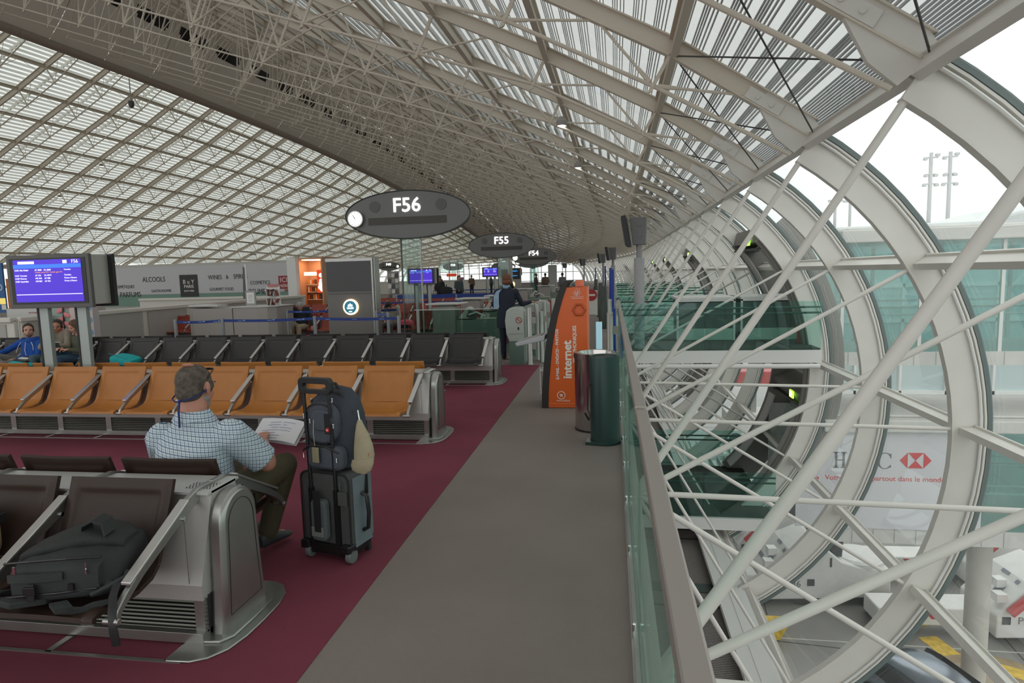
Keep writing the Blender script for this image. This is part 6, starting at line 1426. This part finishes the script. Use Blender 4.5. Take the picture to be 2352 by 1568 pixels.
# backpack on the case
t = thing('hiking_backpack', 'dark blue backpack strapped on top of the grey trolley case', 'backpack', (-1.74, 3.69, .565), R(-14))
NB = cloth('backpack_navy', (.045, .052, .068)); NB2 = cloth('backpack_slate', (.07, .08, .10))
mb = MB(); mb.loft([((0, .02, 0), V((.14, 0, 0)), V((0, .09, 0)), .6), ((0, .02, .02), V((.165, 0, 0)), V((0, .11, 0)), .6), ((0, .02, .18), V((.185, 0, 0)), V((0, .12, 0)), .6), ((0, .02, .33), V((.18, 0, 0)), V((0, .115, 0)), .65), ((0, .03, .43), V((.15, 0, 0)), V((0, .095, 0)), .75), ((0, .035, .49), V((.10, 0, 0)), V((0, .06, 0)), .8), ((0, .035, .505), V((.04, 0, 0)), V((0, .03, 0)), .9)], n=36); mb.build('main_body', NB, t, smooth=True)
mb = MB(); RB(mb, (.0, -.105, .30), (.235, .07, .26), .10); mb.build('front_pocket', NB2, t, bevel=.022, smooth=True)
mb = MB(); RB(mb, (.02, -.115, .09), (.27, .08, .155), .05); mb.build('lower_pocket', NB2, t, bevel=.025, smooth=True)
mb = MB(); RB(mb, (.02, -.145, .325), (.16, .03, .13), .05); up = mb.build('upper_pocket', NB2, t, bevel=.012, smooth=True); MB().box((.075, -.163, .31), (.045, .004, .125)).build('black_patch', BKC, up, bevel=.0015)
mb = MB(); mb.prism(rrect(.026, .026, .008), lambda a, b: (.078+a, -.166, .275+b), lambda a, b: (.078+a, -.170, .275+b)); em = mb.build('red_emblem', mat('emblem_red', (.5, .02, .02), .3), up); mb = MB(); mb.box((.078, -.172, .275), (.014, .002, .004)); mb.box((.078, -.172, .275), (.004, .002, .014)); mb.build('emblem_cross', WP, em)
mb = MB(); mb.path([(x*1.0, -.145+.0*z, z+.30) for x, z in rrect(.225, .25, .095, 8)][4:30], .005, 5); mb.path([(-.16, -.02, .05), (-.175, -.03, .25), (-.14, -.03, .42), (-.05, -.03, .485), (.08, -.03, .475), (.16, -.03, .36), (.18, -.03, .2), (.165, -.02, .05)], .008, 6); mb.path([(-.13, -.155, .13), (-.08, -.165, .165), (.05, -.165, .17), (.14, -.15, .13)], .006, 6); mb.build('zips', BLACK, t)
mb = MB()
for x, z in ((-.10, .36), (-.055, .33), (.12, .31), (.13, .10), (-.12, .11), (.04, .47), (.06, .45), (-.10, .44)): mb.path([(x, -.165 if z < .4 else -.09, z), (x+.004, -.17 if z < .4 else -.10, z-.022)], .004, 6); mb.ball((x, -.165 if z < .4 else -.09, z), .006)
mb.build('zip_pulls', CHROME, t, smooth=True)
mb = MB(); mb.path([(-.05, .0, .495), (-.03, -.01, .53), (.03, -.01, .53), (.05, 0, .495)], .010, 8); mb.build('top_loop', BLACK, t, smooth=True)
mb = MB(); mb.path([(-.03, -.16, .33), (-.025, -.175, .25), (-.02, -.175, .17)], .003, 5); mb.box((-.015, -.178, .115), (.048, .008, .095)); tg = mb.build('luggage_tag', mat('tag_gold', (.42, .38, .24), .35, .4), t, bevel=.004)
mb = MB(); mb.strip([(.17, .05, .10), (.20, .02, -.05), (.215, .0, -.16)], (.012, 0, 0), (0, .003, 0)); mb.strip([(-.165, .05, .30), (-.185, -.02, .10), (-.17, -.06, .0)], (.012, 0, 0), (0, .003, 0)); mb.build('side_strap', BKC, t)
# baseball cap hanging from it
t = thing('baseball_cap', 'beige baseball cap hanging from the side of the dark blue backpack', 'cap', (-1.515, 3.55, .625), R(-14)); CP = cloth('cap_beige', (.38, .33, .22))
mb = MB(); mb.loft([((0, 0, .27), V((.012, 0, 0)), V((0, .010, 0))), ((.0, 0, .24), V((.025, 0, .003)), V((0, .016, 0))), ((.01, 0, .18), V((.048, 0, .006)), V((0, .028, 0))), ((.018, 0, .11), V((.066, 0, .01)), V((0, .036, 0))), ((.020, 0, .05), V((.072, 0, .012)), V((0, .040, 0))), ((.018, -.002, .02), V((.068, 0, .012)), V((0, .036, 0)))], n=24); mb.build('crown', CP, t, smooth=True)
mb = MB(); mb.loft([((.018, -.010, .035), V((.078, 0, .014)), V((0, .036, 0))), ((.016, -.020, .0), V((.082, 0, .012)), V((0, .026, 0))), ((.012, -.022, -.035), V((.070, 0, .006)), V((0, .014, 0))), ((.010, -.022, -.055), V((.035, 0, 0)), V((0, .006, 0)))], n=24); mb.build('peak', CP, t, smooth=True); MB().box((.068, -.012, .065), (.012, .03, .022)).build('red_patch', mat('cap_red', (.45, .04, .03), .6), t)
mb = MB(); mb.path([(0, 0, .265), (-.006, 0, .30), (-.01, .0, .33)], .005, 6); mb.build('clip', CHROME, t)
# black backpack on the near seat
t = thing('black_backpack', 'large black backpack lying on the nearest brown seat', 'backpack', (-2.33, 2.36, .40), R(10)); BK1 = cloth('bag_black', (.020, .024, .023), .75); BK2 = cloth('bag_charcoal', (.030, .036, .035), .8)
mb = MB(); mb.loft([((x, y, z), V((0, b, .01)), V((0, .02, c)), .55) for x, y, z, b, c in ((-.235, 0, .10, .09, .06), (-.225, 0, .11, .125, .09), (-.15, .0, .125, .145, .105), (0, .0, .135, .15, .115), (.13, .0, .13, .145, .11), (.20, .01, .125, .12, .09), (.225, .01, .12, .08, .06))], n=36); mb.build('main_body', BK1, t, smooth=True)
mb = MB(); mb.loft([((x, -.10, z), V((0, b, .0)), V((0, 0, c)), .5) for x, z, b, c in ((-.215, .10, .05, .05), (-.20, .10, .075, .075), (-.05, .11, .085, .085), (.10, .115, .08, .08), (.155, .115, .06, .06))], n=28); mb.build('front_pocket', BK2, t, smooth=True)
mb = MB(); mb.loft([((-.21, 0, .19), V((0, .10, 0)), V((0, 0, .02)), .6), ((-.10, .01, .225), V((0, .12, 0)), V((0, 0, .03)), .6), ((.05, .02, .25), V((0, .11, 0)), V((0, 0, .035)), .6), ((.15, .02, .24), V((0, .09, 0)), V((0, 0, .03)), .6), ((.20, .02, .215), V((0, .06, 0)), V((0, 0, .02)), .6)], n=24); mb.build('top_flap', BK1, t, smooth=True)
mb = MB(); mb.strip([(.02, .0, .27), (.04, -.02, .31), (.09, -.03, .335), (.13, -.03, .32), (.15, -.05, .27)], (.006, .028, .004), (.004, 0, .006)); mb.build('grab_loop', BK1, t, smooth=True)
mb = MB(); mb.strip([(-.20, -.185, .14), (-.15, -.205, .15), (-.08, -.205, .15), (0, -.195, .15), (.03, -.19, .15)], (0, 0, .017), (0, .004, 0)); mb.build('side_handle', BK2, t, smooth=True)
mb = MB(); mb.path([(-.22, -.17, .20), (-.10, -.19, .215), (.05, -.185, .22), (.17, -.15, .21)], .005, 6); mb.path([(-.22, -.185, .06), (0, -.19, .075), (.15, -.165, .08)], .005, 6); mb.build('zips', BLACK, t)
mb = MB(); mb.box((-.155, -.203, .185), (.012, .008, .03)); mb.box((.12, -.175, .185), (.006, .006, .03)); mb.box((.12, -.178, .16), (.007, .006, .022)); mb.build('zip_pulls', CHROME, t)
mb = MB(); mb.strip([(-.10, -.20, .12), (-.10, -.205, .05)], (.016, 0, 0), (0, .003, 0)); mb.box((-.10, -.208, .095), (.05, .01, .035)); mb.build('buckle', BLACK, t, bevel=.002); MB().box((.06, -.19, .10), (.022, .01, .03)).build('buckle', BLACK, t)
mb = MB(); P = [(-.06, -.15, .03), (-.16, -.22, .05), (-.26, -.20, .055), (-.30, -.13, .05), (-.26, -.07, .03)]; mb.strip([V(p) for p in P], [(0, 0, .014)]*5, [(.004, .022, 0), (.0, .024, 0), (-.018, .016, 0), (-.024, 0, 0), (-.018, -.016, 0)]); mb.build('carry_loop', BK2, t, smooth=True, bevel=.005)
mb = MB(); mb.strip([(.0, -.19, .03), (.05, -.23, .02), (.10, -.20, .0), (.17, -.17, .02)], (.03, .012, 0), (0, 0, .009)); mb.path([(.12, -.16, .05), (.19, -.15, .08), (.24, -.11, .10), (.23, -.08, .11)], .012, 6); mb.build('shoulder_strap', BK2, t, smooth=True)
mb = MB(); mb.strip([(.215, -.12, .10), (.235, -.20, .06), (.25, -.24, .0), (.255, -.25, -.06), (.262, -.25, -.13)], (.014, .004, 0), (.001, .002, .001)); mb.strip([(.17, -.14, .09), (.22, -.13, .07), (.25, -.09, .09)], (.0, .012, .006), (.001, 0, .003)); mb.build('hanging_strap', BLACK, t, smooth=True)
# sand coloured bag at the far left
t = softbag('sand_rucksack', 'sand coloured bag at the far left on the second brown seat', 'bag', (-3.10, 2.38, .40), R(80), cloth('sand_fabric', (.24, .18, .10)), (.34, .34, .36), (0, 0, 0), 4)
mb = MB(); mb.strip([(-.17, -.17, .25), (.0, -.185, .24), (.17, -.17, .25)], (0, 0, .02), (0, .004, 0)); mb.build('strap', BLACK, t)
